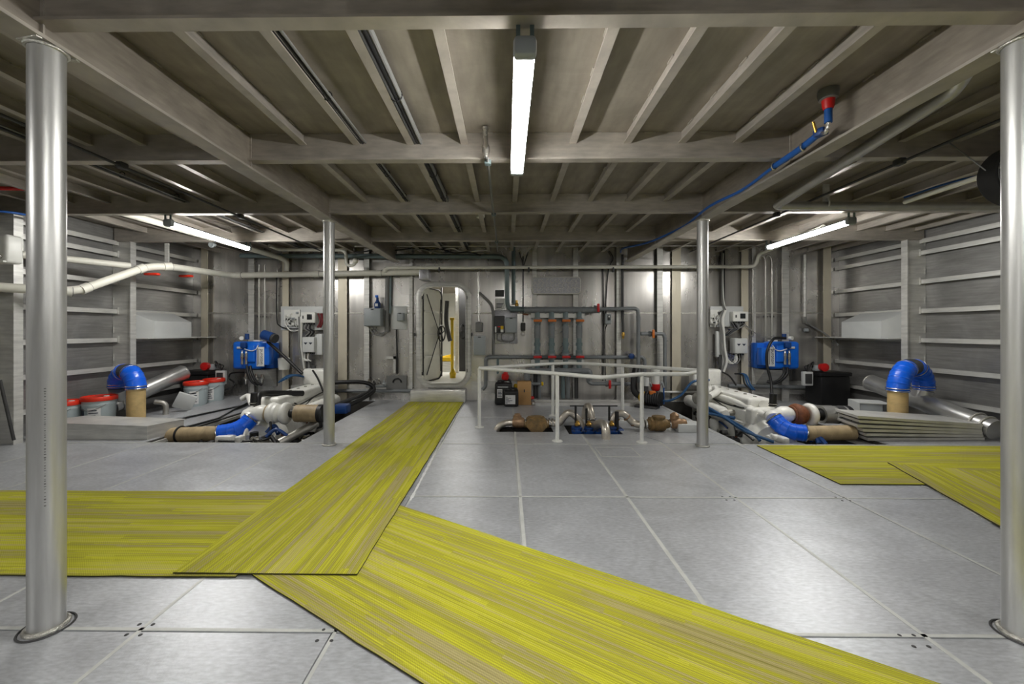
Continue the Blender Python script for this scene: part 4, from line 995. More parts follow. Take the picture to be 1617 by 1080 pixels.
# lines running right from the manifold
t = thing('grey_pipe_line', 'grey pipe line leaving the manifold top rightward and dropping beside the pump', 'pipe', P(1007, 600, MYD))
pipe('pipe_run', None, None, [P(948, 488, MYD), P(1007, 487, MYD), P(1008, 500, MYD), P(1008, 604, MYD)], .034, 'greypvc', .08, parent=t)
valve(t, P(943, 486.5, MYD), (1, 0, 0), 'red', .045)
for y in (500, 545, 575): MB().cyl(P(1008, y, MYD), P(1008, y + 4, MYD), .042, 14).build('coupling', 'greypvc', t)
t = thing('grey_pipe_line', 'grey branch pipe with an orange valve between manifold and rear right pillar', 'pipe', P(1049, 600, MYD))
pipe('pipe_run', None, None, [P(1012, 527, MYD), P(1048, 527, MYD), P(1050, 535, MYD), P(1050, 614, MYD)], .032, 'greypvc', .08, parent=t)
valve(t, P(1029, 527, MYD), (1, 0, 0), 'orange', .045)
t = thing('grey_pipe_line', 'long horizontal grey pipe crossing behind the manifold to the pump', 'pipe', P(900, 564, 7.3))
pipe('pipe_run', None, None, [P(762, 615, 7.3), P(767, 610, 7.3), P(767, 566, 7.3), P(772, 564, 7.3), P(1014, 564, 7.3), P(1018, 568, 7.3), P(1018, 604, 7.3)], .033, 'greypvc', .07, parent=t)
MB().lathe(P(996, 562, 7.28), (0, -1, 0), ((0, .05), (.06, .05), (.07, .02)), 14).build('blue_tap', 'bluedark', t)
MB().cyl(P(786, 566, 7.3), P(786, 590, 7.3), .02, 10).build('green_branch', 'greenpvc', t)
t = thing('grey_pipe_line', 'low grey pipe with a red valve running right below the guard rail', 'pipe', P(961, 606, MYD - .1))
pipe('pipe_run', None, None, [P(929, 590, MYD - .1), P(929, 603, MYD - .1), P(934, 606, MYD - .1), P(1004, 606, MYD - .1)], .032, 'greypvc', .07, parent=t)
valve(t, P(961, 606, MYD - .1), (1, 0, 0), 'red', .045)
t = thing('grey_pipe_line', 'dark pipe with a brass valve joining the tall pipe to the manifold', 'pipe', P(816, 488, 7.27))
MB().cyl(P(806, 489, 7.25), P(829, 489, 7.22), .036, 14).build('pipe_run', 'greenpvc', t)
c = P(816, 483, 7.2); MB().lathe(c, (0, 0, 1), ((0, .03), (.03, .035), (.05, .02), (.1, .02), (.105, .008)), 12).build('brass_valve', 'brass', t)
pipe('red_lever', 'small brass lever at the left end of the white bar under the manifold top', 'lever', [P(834, 497, 7.1), P(826, 496, 7.1)], .014, 'rust', 0)
pipe('grey_pipe_line', 'short grey pipe stub just right of the cardboard box', 'pipe', [P(838, 606, 7.1), P(853, 606, 7.1)], .030, 'greypvc', 0)
c = P(855, 606, 7.1); tag(MB().lathe(c, (1, 0, 0), ((0, .036), (.03, .036), (.035, .02)), 12).build('green_cap', 'yellow'), 'yellow green cap on the pipe stub right of the cardboard box', 'cap')
# low pipes along the bulkhead foot at both sides
pipe('foot_pipe', 'grey pipe low along the bulkhead between the left engine and the door step', 'pipe', [P(520, 617, 7.3), P(650, 617, 7.3)], .030, 'greypvc', 0)
pipe('foot_pipe', 'grey pipe low along the right bulkhead behind the right engine', 'pipe', [P(1150, 609, 7.3), P(1312, 612, 7.3)], .034, 'greypvc', 0)
pipe('foot_pipe', 'white pipe low along the bulkhead between pump and rear right pillar', 'pipe', [P(1040, 619, 7.3), P(1112, 619, 7.3)], .022, 'white', 0)
# switch box and cables right of plaque
t, c = cab('starter_switch', 954, 495, 964, 512, .12, 'greycable', 'grey starter switch box on the bulkhead between the red valve and the upright pipe', 'switch box', .03, 'greybox', knob=False)
MB().box(c + V((.01, -.08, .02)), (.05, .012, .10), None, .004).build('rocker', 'dark', t)
MB().box(c + V((.01, -.088, .04)), (.025, .01, .03), None, .004).build('button', 'white', t)
pipe('black_cable', 'left of two dark cables running down past the starter switch box', 'cable', [W(952, 424, .04), W(953, 500, .04), W(952, 601, .04)], .011, 'black', smooth=True)
pipe('black_cable', 'right of two dark cables running down past the starter switch box', 'cable', [W(962, 396, .04), W(968, 408, .05), W(961, 425, .04), W(957, 470, .04), W(957, 495, .05)], .010, 'black', smooth=True)
pipe('black_cable', 'dark cable leaving the bottom of the starter switch box', 'cable', [W(958, 513, .08), W(955, 530, .05), W(956, 601, .04)], .009, 'black', smooth=True)
pipe('vertical_conduit', 'thick dark conduit right of the starter switch ending in a brass tap', 'conduit', [W(983, 402, .11), W(983, 500, .11), W(984, 524, .11)], .022, 'dark', 0)
c = W(984, 527, .13); tag(MB().lathe(c, (0, 0, -1), ((-.03, .02), (.0, .03), (.04, .03), (.05, .018), (.09, .016)), 12).build('brass_tap', 'brass'), 'small brass tap at the foot of the dark conduit', 'tap')

# ================================================================== GUARD RAIL
t = thing('guard_rail', 'white guard rail on five posts around the pump opening', 'railing', (.9, 5.2, 0))
posts = [G(757, 675), G(880, 697), G(1013.5, 699), G(983, 664), G(873, 656.5)]
HR = .79
Aq, Bq, Cq, Dq, Eq = [V((p.x, p.y, HR)) for p in posts]
KN = V((1.02, 4.28, HR)); END = V((2.13, 4.85, HR)); KB = V((.98, 6.12, HR))
Bq2 = Bq
loop_ = [Aq, Bq, KN, Cq, V((2.08, 4.62, HR)), V((2.45, 5.0, HR)), Dq, KB, Eq]
lp = arc_path(loop_ + [Aq], .05, 3)
MB().tube(lp, .0235, 14).build('top_rail', 'rail', t)
for p in posts:
    MB().cyl(V((p.x, p.y, .003)), V((p.x, p.y, HR)), .0225, 16).build('post', 'rail', t)
    MB().lathe(V((p.x, p.y, .0015)), (0, 0, 1), ((0, .062), (.008, .062), (.011, .055), (.012, .025)), 24).build('base_flange', 'rail', t)

# ================================================================== CONTAINERS BY THE BULKHEAD
def jerrycan(cx, y, w_, d_, h_, label):
    t = thing('jerrycan', label, 'jerrycan', (cx, y, 0))
    MB().box((cx, y, h_ * .46), (w_, d_, h_ * .92), None, .035, 3).build('body', 'black', t)
    MB().lathe((cx - w_ * .22, y, h_ * .92), (0, 0, 1), ((0, .045), (.03, .04), (.035, .035)), 16).build('neck', 'black', t)
    mb = MB(); mb.tube(arc_path([V((cx - w_ * .05, y, h_ * .9)), V((cx - w_ * .02, y, h_ * 1.02)), V((cx + w_ * .38, y, h_ * 1.0)), V((cx + w_ * .42, y, h_ * .85))], .04), .018, 10); mb.build('carry_handle', 'black', t)
    return t
q = P(797, 637, 6.98)
t = jerrycan(q.x - .02, 6.98, .30, .22, .42, 'black jerrycan with a red cap, standing left of the cardboard box')
c = V((q.x, 6.98, .43)); MB().lathe(c, (.15, 0, 1), ((0, .05), (.03, .065), (.08, .065), (.11, .04), (.18, .02)), 16).build('red_funnel_cap', 'red', t)
lab = MB().bb(q.x - .13, q.x - .04, 6.862, 6.868, .13, .28).build('front_label', 'paper', t, smooth=False)
for k in range(5): MB().bb(q.x - .12, q.x - .05 - .01 * (k % 2), 6.859, 6.8615, .15 + .024 * k, .160 + .024 * k).build('printed_line', 'ink', lab, smooth=False)
MB().bb(q.x - .12, q.x + .06, 6.862, 6.868, .31, .322).build('top_stripe', 'paper', t, smooth=False)
t = jerrycan(q.x + .11, 6.79, .25, .14, .30, 'smaller black can with a large pale label, in front of the red capped jerrycan')
lab = MB().bb(q.x + .01, q.x + .18, 6.712, 6.718, .05, .20).build('front_label', 'paper', t, smooth=False)
for k in range(6): MB().bb(q.x + .02, q.x + .05 + .02 * (k * 7 % 5), 6.709, 6.7115, .065 + .02 * k, .073 + .02 * k).build('printed_line', 'ink', lab, smooth=False)
q = G(814.5, 637)
t = thing('sealant_bottle', 'slim bottle with a yellow cap between the small black can and cardboard box', 'bottle', q)
MB().lathe(q, (0, 0, 1), ((0, .036), (.02, .038), (.14, .038), (.17, .03)), 16).build('bottle_body', 'greybox', t)
MB().lathe(q + V((0, 0, .17)), (0, 0, 1), ((0, .032), (.08, .026), (.1, .034), (.14, .04), (.17, .03), (.18, .01)), 16).build('bottle_cap', 'yellow', t)
MB().lathe(q + V((0, 0, .035)), (0, 0, 1), ((0, .0385), (.05, .0385)), 16, caps=False).build('bottle_label', 'bluedark', t)
q = G(828, 639.5)
t = thing('cardboard_box', 'plain tall cardboard box standing on the floor beside the black cans', 'box', q)
MB().bb(q.x - .118, q.x + .118, q.y, q.y + .2, 0, .40, .006).build('carton', 'card', t)
MB().bb(q.x - .117, q.x + .117, q.y - .003, q.y - .0005, .235, .24).build('flap_line', 'tandirty', t)
MB().bb(q.x - .01, q.x + .01, q.y - .004, q.y - .0005, .22, .27).build('hand_hole', 'dark', t)
o = MB().box(((q.x + .25), q.y + .08, .02), (.24, .12, .036), Matrix.Rotation(.1, 3, 'Z'), .004).build('white_tray', 'white'); tag(o, 'flat white tray on the floor right of the cardboard box', 'tray')
a, b = G(845, 640), G(1010, 636)
struct(MB().bb(a.x, b.x, 6.83, 7.02, .001, .05).bb(a.x, b.x, 7.0, 7.02, .05, .075).build('trim_2', 'bar', smooth=False))

# ================================================================== PUMP AND FILTER BY THE PILLAR
q = G(1022, 643)
t = thing('bilge_pump', 'black and orange pump set on the floor behind the guard rail', 'pump', q)
d = V((.8, -.6, 0)).normalized()
c = V((q.x, q.y, .16))
MB().box((q.x, q.y, .02), (.36, .26, .04), Matrix.Rotation(-.6, 3, 'Z'), .006).build('base_plate', 'dark', t)
MB().cyl(c - d * .02, c + d * .24, .115, 24).build('motor', 'black', t)
for k in range(6): MB().torus(c + d * (.02 + .035 * k), d, .115, .006, 24, 5).build('cooling_fin', 'dark', t)
MB().lathe(c - d * .03, -d, ((0, .11), (.04, .12), (.07, .10), (.10, .06)), 20).build('pump_head', 'yellow', t)
MB().cyl(c + V((0, 0, .1)) - d * .02, c + V((0, 0, .2)) - d * .02, .04, 14).build('discharge_port', 'dark', t)
MB().box(c + V((.05, -.1, .1)), (.10, .06, .06), None, .01).build('terminal_box', 'orange', t)
MB().tube(smooth_path([c - d * .1, c - d * .22 + V((0, 0, .1)), c - d * .20 + V((0, .05, .35)), c - d * .12 + V((0, .2, .5))]), .055, 14).build('suction_hose', 'black', t)
MB().cyl(c + V((-.02, .0, .2)), c + V((-.02, 0, .34)), .05, 16).build('strainer_bowl', 'palebox', t)
q = P(1035, 600, 6.9)
t = thing('water_filter', 'white filter housing with a red bowl ring above the pump', 'filter', P(1035, 618, 6.9))
MB().lathe(P(1035, 606, 6.9), (0, 0, 1), ((0, .065), (.03, .068), (.2, .068), (.22, .075), (.26, .075), (.27, .05), (.30, .05)), 24).build('housing', 'white', t)
MB().lathe(P(1035, 606, 6.9), (0, 0, -1), ((0, .075), (.06, .078), (.10, .07), (.12, .05)), 24).build('bowl_ring', 'red', t)
MB().cyl(P(1035, 614, 6.9), P(1035, 640, 6.9), .025, 12).build('drain_stem', 'bluedark', t)
MB().tube([P(1035, 588, 6.9), P(1035, 588, 7.3)], .03, 10).build('bracket_arm', 'dark', t)
for s_ in (-1, 1): MB().tube(smooth_path([P(1035 + 6 * s_, 610, 6.88), P(1035 + 10 * s_, 604, 6.85), P(1035 + 13 * s_, 612, 6.85)]), .018, 8).build('hose_tail', 'greybox', t)
pipe('blue_hose', 'dark blue hose looping from the filter to behind the rear right pillar', 'hose', [P(1030, 624, 6.8), P(1040, 631, 6.7), P(1055, 633, 6.6), P(1075, 624, 6.6), P(1090, 606, 6.6), P(1101, 601, 6.6), P(1120, 600, 6.6)], .020, 'bluesteel', smooth=True)
pipe('blue_line', 'thin blue upright pipe right of the white and red filter', 'pipe', [P(1048, 612, 6.85), P(1048, 638, 6.85)], .013, 'bluecable', 0)

# ================================================================== PUMP WELL FITTINGS
YA = 5.22
t = thing('suction_line', 'stainless and bronze pipe line lying in the floor slot behind the left rail post', 'pipe', P(830, 672, YA))
MB().tube(arc_path([P(783, 690, YA), P(784, 676, YA), P(797, 667, YA), P(812, 667, YA)], .09, 6), .040, 16).build('entry_elbow', 'stainedpipe', t)
MB().lathe(P(809, 667, YA), (1, 0, 0), ((0, .05), (.02, .06), (.05, .07), (.12, .07), (.15, .06), (.16, .045)), 18).build('valve_body', 'bronze', t)
c = P(817, 660, YA); MB().lathe(c - V((0, 0, .02)), (0, 0, 1), ((0, .055), (.05, .055), (.055, .04), (.075, .04), (.08, .02)), 16).build('valve_bonnet', 'bronze', t)
MB().cyl(P(827, 667, YA), P(834, 667, YA), .045, 16).build('joining_ring', 'steel', t)
c = P(847, 669, YA); MB().prism([c + V((dx, -.085, dz)) for dx, dz in ((-.10, .085), (.10, .085), (.135, .05), (.135, -.02), (.07, -.09), (-.07, -.09), (-.135, -.02), (-.135, .05))], (0, .17, 0)).lathe(c - V((.16, 0, 0)), (1, 0, 0), ((0, .055), (.32, .055)), 16).build('strainer_body', 'bronzegreen', t)
MB().lathe(c + V((0, 0, .05)), (0, 0, 1), ((0, .085), (.03, .09), (.045, .09), (.05, .06)), 18).build('strainer_lid', 'bronzegreen', t)
MB().prism([c + V((dx, -.07, dz)) for dx, dz in ((-.085, -.03), (.085, -.03), (.06, -.15), (-.06, -.15))], (0, .14, 0)).build('strainer_pot', 'bronze', t)
for x in (861, 866, 871): MB().cyl(P(x, 667, YA), P(x + 3, 667, YA), .055, 18).build('clamp_band', 'steel', t)
MB().tube(arc_path([P(868, 668, YA), P(884, 668, YA), P(890, 658, YA), P(897, 651, YA), P(904, 653, YA), P(914, 662, YA), P(921, 676, YA)], .06, 5), .046, 16).build('gooseneck', 'stainedpipe', t)
t = thing('valve_chest', 'blue valve chest with steel elbows rising through the floor opening', 'valve chest', P(935, 680, 5.2))
a, b = P(903, 673, 5.25), P(985, 684, 5.25)
MB().box((a + b) / 2 + V((0, .03, -.02)), (abs(b.x - a.x) * .96, .24, .09), None, .02).build('chest_body', 'bluedark', t)
for k, x in enumerate((912, 930, 948, 966)):
    MB().lathe(P(x, 684, 5.14), (0, 0, 1), ((0, .075), (.02, .078), (.03, .078), (.035, .05), (.06, .045), (.061, .06), (.08, .06)), 18).build('chest_flange', 'bluedark', t)
    for j in range(4): MB().cyl(P(x, 684, 5.14) + V((.065 * math.cos(j * PI / 2 + .78), .065 * math.sin(j * PI / 2 + .78), .03)), P(x, 684, 5.14) + V((.065 * math.cos(j * PI / 2 + .78), .065 * math.sin(j * PI / 2 + .78), .042)), .009, 6).build('flange_bolt', 'steel', t)
    MB().lathe(P(x, 672, 5.12), (0, 0, 1), ((0, .03), (.02, .035), (.04, .02), (.06, .02)), 12).build('brass_gland', 'brass', t)
MB().tube(arc_path([P(957, 706, 4.78), P(957, 682, 4.78), P(955, 670, 4.85), P(945, 668, 5.05), P(938, 676, 5.2)], .10, 6), .052, 18).build('front_elbow', 'stainedpipe', t)
MB().tube(arc_path([P(935, 678, 5.3), P(934, 655, 5.3), P(931, 641, 5.38), P(925, 642, 5.55), P(923, 660, 5.6)], .08, 6), .046, 16).build('rear_elbow', 'stainedpipe', t)
MB().torus(P(934, 661, 5.3), (0, 0, 1), .05, .014, 18, 6).build('elbow_clamp', 'steel', t)
MB().tube(arc_path([P(965, 680, 5.25), P(967, 664, 5.25), P(975, 652, 5.25), P(985, 653, 5.25), P(1000, 668, 5.25), P(1012, 671, 5.2), P(1030, 669, 5.2)], .08, 6), .046, 16).build('right_gooseneck', 'stainedpipe', t)
for x, y in ((914, 661), (934, 668), (972, 662), (990, 659), (1001, 668)): MB().torus(P(x, y, 5.25), (.7, 0, -.7) if x > 975 else (0, 0, 1), .046, .010, 18, 6).build('weld_ring', 'bronze', t)
for k, (x, y0, y1) in enumerate(((909, 684, 640), (962, 664, 640), (974, 684, 650), (926, 684, 645))):
    MB().cyl(P(x, y0, 5.18), P(x, y1, 5.18), .014 if k != 2 else .026, 10).build('lever_handle', 'black', t)
MB().cyl(P(900, 641, 5.5), P(975, 641, 5.5), .010, 8).build('spindle_bar', 'dark', t)
MB().torus(P(957, 701, 4.78), (0, 0, 1), .06, .006, 20, 6).build('floor_collar', 'dark', t)
t = thing('strainer_line', 'green stained bronze strainer line lying between rail post and rear right pillar', 'pipe', P(1045, 675, 5.15))
c = P(1040, 669, 5.15)
MB().lathe(P(1022, 669, 5.15), (1, 0, 0), ((0, .055), (.03, .07), (.031, .088), (.07, .088), (.071, .078), (.10, .095), (.18, .095), (.22, .085), (.221, .07), (.28, .05)), 20).build('strainer_body', 'bronzegreen', t)
MB().lathe(c + V((0, 0, .06)), (0, 0, 1), ((0, .08), (.03, .085), (.04, .08), (.045, .04)), 18).build('strainer_lid', 'bronzegreen', t)
for x in (1013, 1018): MB().cyl(P(x, 670, 5.15), P(x + 3, 670, 5.15), .058, 18).build('clamp_band', 'steel', t)
MB().cyl(P(1054, 669, 5.15), P(1060, 669, 5.15), .05, 16).build('joining_ring', 'steel', t)
MB().lathe(P(1058, 668, 5.15), (1, 0, 0), ((0, .05), (.02, .068), (.11, .072), (.14, .055), (.18, .06), (.2, .05)), 18).build('check_valve', 'bronze', t)
MB().lathe(P(1065, 661, 5.15), (0, 0, 1), ((0, .055), (.05, .055), (.06, .045), (.08, .02)), 16).build('valve_bonnet', 'bronze', t)
a = G(1076, 684)
o = MB().box((a.x + .13, a.y + .12, .055), (.30, .24, .10), Matrix.Rotation(-.08, 3, 'Z'), .006).build('cover_tray', 'palebox'); tag(o, 'upturned pale grey cover tray beside the foot of the rear right pillar', 'cover')
a, b = G(1018, 679), G(1052, 702)
o = MB().prism([V((1.62, 5.02, .001)), V((1.82, 4.56, .001)), V((2.60, 4.56, .001)), V((2.62, 5.02, .001))], (0, 0, .008)).build('floor_hatch', 'floor', smooth=False)
tag(o, 'loose floor hatch plate lifted slightly beside the rear right pillar', 'floor plate')

# ================================================================== PAILS
def pail(x, y, r, h, label, z=0.0, ang=-1.35):
    t = thing('pail', label, 'pail', (x, y, z), 'pails with orange red lids')
    p = V((x, y, z))
    MB().lathe(p, (0, 0, 1), ((0, r * .86), (.01, r * .88), (h * .70, r * .965), (h * .70 + .001, r * 1.0), (h * .76, r * 1.0), (h * .761, r * .97), (h * .86, r * .99)), 36).build('bucket', 'pail', t)
    lid = MB().lathe(p + V((0, 0, h * .85)), (0, 0, 1), ((0, r * 1.04), (.005, r * 1.06), (.045, r * 1.06), (.055, r * 1.03), (.055, r * .96), (.04, r * .94), (.038, .001)), 36).build('lid', 'redlid', t)
    MB().lathe(p + V((r * .55, 0, h * .85 + .038)), (0, 0, 1), ((0, .03), (.02, .03), (.022, .015)), 14).build('spout_cap', 'white', lid)
    def patch(a0, a1, z0, z1, mat, name, par, k=1.006):
        mb = MB(); n = 8
        rr = lambda zz: r * (.88 + .085 * (zz / (h * .7))) * k
        A = [mb.bm.verts.new(p + V((rr(z0) * math.cos(a0 + (a1 - a0) * i / n), rr(z0) * math.sin(a0 + (a1 - a0) * i / n), z0))) for i in range(n + 1)]
        B = [mb.bm.verts.new(p + V((rr(z1) * math.cos(a0 + (a1 - a0) * i / n), rr(z1) * math.sin(a0 + (a1 - a0) * i / n), z1))) for i in range(n + 1)]
        for i in range(n): mb.bm.faces.new((A[i], A[i + 1], B[i + 1], B[i]))
        return mb.build(name, mat, par)
    lab = patch(ang - .15, ang + .65, h * .15, h * .64, 'paper', 'paper_label', t)
    for k in range(5): patch(ang - .08, ang + .5 - .07 * (k % 3), h * (.22 + .08 * k), h * (.25 + .08 * k), 'ink', 'printed_line', lab, 1.012)
    patch(ang - .95, ang - .45, h * .2, h * .6, 'ink', 'printed_emblem', t)
    MB().tube([p + V((r * 1.0 * math.cos(a), r * 1.0 * math.sin(a), h * (.74 - .18 * math.sin((a + 2.6) / 2.2 * PI)))) for a in [-2.6 + 2.2 * k / 14 for k in range(15)]], .004, 6).build('bail_handle', 'greycable', t)
    return t
q = P(103, 640, 5.12); pail(q.x, 5.12, .155, .36, 'pail with orange red lid half hidden by the front left pillar', .02)
q = P(157, 640, 5.3); pail(q.x, 5.3, .175, .40, 'pail with orange red lid beside the left blue exhaust elbow', .02)
q = P(310, 620, 6.45); pail(q.x, 6.45, .165, .42, 'pail with orange red lid and dark emblem, front of the far pair', .05)
q = P(338, 610, 6.82); pail(q.x, 6.82, .155, .42, 'pail with orange red lid nearest the bulkhead, back of the far pair', .05, -1.6)

# ================================================================== EXHAUST TUBES WITH BLUE ELBOWS
def exhaust(side, label1, label2):
    s_ = -1 if side == 'left' else 1
    if side == 'left': q0, q1 = P(215, 640, 5.4), P(186, 640, 5.55)
    else: q0, q1 = P(1417.5, 640, 5.3), P(1459, 640, 5.5)
    zt = P(0, 614, 5.4).z
    t = thing('exhaust_riser', label1, 'exhaust pipe', (q0.x, q0.y, 0))
    MB().lathe(V((q0.x, q0.y, .001)), (0, 0, 1), ((0, .102), (zt, .102)), 30).build('tan_tube', 'tan', t)
    R = V((q1.x - q0.x, q1.y - q0.y, 0)); D = R.length; u = R / D
    cpt = V((q0.x, q0.y, zt)) + u * D / 2
    n = 34; pts = []; rad = []
    ratio = 1.32
    for k in range(n + 1):
        a = PI * k / n
        pts.append(cpt - u * (D / 2 * math.cos(a)) + V((0, 0, D / 2 * ratio * math.sin(a) * .82))); rad.append(.112)
    half = n // 2
    MB().tube(*ribbed(pts[:half - 2], .113, .062, .0045), 26).build('blue_elbow', 'bluehose', t)
    MB().tube(*ribbed(pts[half + 2:], .113, .062, .0045), 26).build('blue_elbow', 'bluehose', t)
    MB().tube(pts[half - 4:half + 5], .108, 26).build('joining_tube', 'dark', t)
    for k in (half - 4, half + 4): MB().torus(pts[k], pts[k + 1] - pts[k - 1], .115, .006, 26, 6).build('hose_clamp', 'steel', t)
    for zc in (.012, .045):
        MB().torus(V((q0.x, q0.y, zt + zc)), (0, 0, 1), .116, .006, 28, 6).build('hose_clamp', 'steel', t)
        MB().torus(V((q1.x, q1.y, zt + zc)), (0, 0, 1), .116, .006, 28, 6).build('hose_clamp', 'steel', t)
    m0, m1 = (V((-5.28, 6.50, .62)), V((-5.62, 5.62, .24))) if side == 'left' else (V((5.62, 6.25, .50)), V((5.72, 4.72, .13)))
    t2 = thing('exhaust_muffler', label2, 'muffler', (m0 + m1) / 2)
    dd_ = (m1 - m0).normalized()
    MB().lathe(m0, dd_, ((0, .100), (.02, .115), (.04, .118), ((m1 - m0).length, .118)), 30).build('silencer_tube', 'muffler', t2)
    MB().torus(m0 + dd_ * .03, dd_, .116, .007, 30, 6).build('end_weld', 'weld', t2)
    k = (V((q1.x, q1.y, zt)) - m0).dot(dd_); foot = m0 + dd_ * k
    MB().cyl(V((q1.x, q1.y, zt - .002)), foot + V((0, 0, .02)), .104, 26).build('inlet_branch', 'muffler', t2)
    for e in (.18, .08): MB().torus(m1 - dd_ * e, dd_, .125, .012, 30, 8).build('outlet_weld', 'weld', t2)
exhaust('left', 'tan exhaust riser with a ribbed blue elbow beside the pails', 'silver exhaust silencer slanting behind the left tan riser')
exhaust('right', 'tan exhaust riser with a ribbed blue elbow behind the right plate stack', 'silver exhaust silencer slanting along the right hull')

# ================================================================== BATTERY BOXES, HULL BOXES
def battery(cx, cy, label, l2):
    t = thing('battery_box', label, 'battery box', (cx, cy, .0))
    MB().box((cx, cy, .26), (.50, .38, .50), None, .03).build('case', 'black', t)
    MB().box((cx, cy, .54), (.54, .42, .07), None, .02).build('lid', 'black', t)
    s_ = -1 if cx > 0 else 1
    t2 = thing('isolator_box', l2, 'switch panel', (cx + s_ * .42, cy - .10, .30))
    MB().box((cx + s_ * .42, cy - .10, .46), (.17, .06, .24), None, .01).build('panel_frame', 'palebox', t2)
    MB().box((cx + s_ * .42, cy - .135, .46), (.11, .02, .17), None, .004).build('panel_face', 'dark', t2)
    MB().lathe((cx + s_ * .18, cy - .16, .66), (0, -1, 0), ((-.06, .06), (0, .07), (.03, .07), (.04, .03)), 16).build('red_knob', 'red', t2)
    MB().box((cx + s_ * .18, cy - .06, .64), (.20, .10, .10), None, .015).build('knob_block', 'greybox', t2)
    for k in range(4): MB().tube(smooth_path([V((cx + s_ * .42, cy - .1, .57)), V((cx + s_ * (.46 - .05 * k), cy - .1, .67 + .02 * k)), V((cx + s_ * .3, cy - .05, .66 + .02 * k)), V((cx + s_ * .2, cy, .592))]), .009, 6).build('cable', 'black', t2)
battery(-5.49, 7.12, 'black battery box on the floor at the left bulkhead corner', 'small switch panel with a red knob at the left bulkhead corner')
battery(5.62, 7.05, 'black battery box on the floor at the right bulkhead corner', 'small switch panel with a red knob at the right bulkhead corner')
for s_, l in ((-1, 'pale wedge shaped box on the left hull shelf'), (1, 'pale wedge shaped box on the right hull shelf')):
    x0 = XL + .005 if s_ < 0 else XR - .005
    za, zb = 1.175, 1.72
    prof = [(0, za), (.40, za), (.40, za + .26), (0, zb - .10)]
    y0_, y1_ = 5.98, 6.86
    mb = MB()
    A = [mb.bm.verts.new(V((x0 - s_ * d_, y0_ + .16 * (d_ > 0), z))) for d_, z in prof]; B = [mb.bm.verts.new(V((x0 - s_ * d_, y1_, z))) for d_, z in prof]
    for k in range(4): mb.bm.faces.new((A[k], A[(k + 1) % 4], B[(k + 1) % 4], B[k]))
    mb.bm.faces.new(A); mb.bm.faces.new(list(reversed(B)))
    tag(mb.build('hull_box', 'palebox', smooth=False), l, 'box')
    t = MB().bb(min(x0, x0 - s_ * .47), max(x0, x0 - s_ * .47), 5.95, 7.36, za - .012, za).build('hull_shelf', 'bar', smooth=False)
    tag(t, 'aluminium shelf carrying the pale box on the %s hull' % ('left' if s_ < 0 else 'right'), 'shelf')

# ================================================================== LOOSE PLATES AND TRAYS
t = thing('cover_tray', 'large upturned aluminium cover tray in front of the two near pails', 'cover', P(160, 697, 4.66))
a, b = G(-10, 701), G(225, 697)
mb = MB(); y0_ = 4.66
xl, xr = -6.0 + .35, b.x
mb.prism([V((xl, y0_, .002)), V((xr, y0_, .002)), V((xr, y0_, .155)), V((xl, y0_, .20))], (0, .012, 0)); mb.build('front_flange', 'bar', t, smooth=False)
MB().prism([V((xl, y0_, .2)), V((xr, y0_, .156)), V((xr + .12, y0_ + .42, .15)), V((xl + .25, y0_ + .42, .19))], (0, 0, .008)).build('top_sheet', 'bar', t, smooth=False)
MB().prism([V((xr, y0_ + .013, .002)), V((xr, y0_ + .013, .155)), V((xr + .11, y0_ + .40, .15)), V((xr + .11, y0_ + .40, .002))], (-.01, 0, 0)).build('end_flange', 'bar', t, smooth=False)
random.seed(5)
def sheet(pts, th, label, mat='floor', group='loose floor plates left lying beside the engines'):
    o = MB().prism([V(p) for p in pts], (0, 0, th)).build('floor_plate', mat, smooth=False)
    return tag(o, label, 'floor plate', group)
sheet([G(262, 682, .03), G(345, 660, .03), G(380, 640, .03), G(262, 668, .03)], .010, 'loose floor plate nearest the left exhaust hose')
sheet([G(250, 667, .08), G(382, 640, .06), G(430, 615, .06), G(345, 632, .08)], .012, 'loose floor plate in the middle of three left of the left engine')
sheet([G(222, 664, .05), G(258, 664, .05), G(420, 612, .05), G(340, 622, .05)], .020, 'loose floor plate furthest from the left engine, under the far pails')
o = MB().box(P(292, 634, 5.95), (.24, .05, .24), Matrix.Rotation(.5, 3, 'Y') @ Matrix.Rotation(.5, 3, 'Z'), .005).build('metal_bracket', 'palebox'); tag(o, 'pale metal bracket leaning beside the front pail of the far pair', 'bracket')
q = P(262, 640, 5.75)
o = MB().tube(arc_path([V((q.x, 5.75, .0)), V((q.x, 5.75, .24)), V((q.x - .12, 5.7, .26))], .08, 6), .035, 14).build('vent_elbow', 'alupipe'); tag(o, 'small grey vent elbow rising between silencer and far pails', 'vent')
# stack of plates on the right
base = G(1358, 697)
for k in range(6):
    tilt = .02 * k
    z0 = .003 + .033 * k
    dx = random.uniform(-.03, .03) - .03 * k; dy = random.uniform(-.015, .015)
    x0, x1 = 4.22 + dx, 5.62 + dx * .3
    o = MB().prism([V((x0, 4.70 + dy, z0 + tilt)), V((x1, 4.74 + dy, z0)), V((x1 + .05, 5.20 + dy, z0)), V((x0 + .08, 5.12 + dy, z0 + tilt))], (0, 0, .031)).build('floor_plate', 'bar', smooth=False)
    tag(o, ['bottom plate', 'second plate from the bottom', 'third plate from the bottom', 'fourth plate from the bottom', 'plate just under the top one', 'top plate'][k] + ' of the stack in front of the right tan riser', 'floor plate', 'floor plates stacked right of the right engine')
t = thing('duct_offcut', 'pale open ended box section standing between right air filter and tan riser', 'duct', P(1380, 660, 5.6))
a, b = P(1361, 637, 5.6), P(1402, 661, 5.6)
c = (a + b) / 2
mb = MB(); w_, h_ = abs(b.x - a.x), abs(a.z - b.z)
rot = Matrix.Rotation(-.35, 3, 'Z')
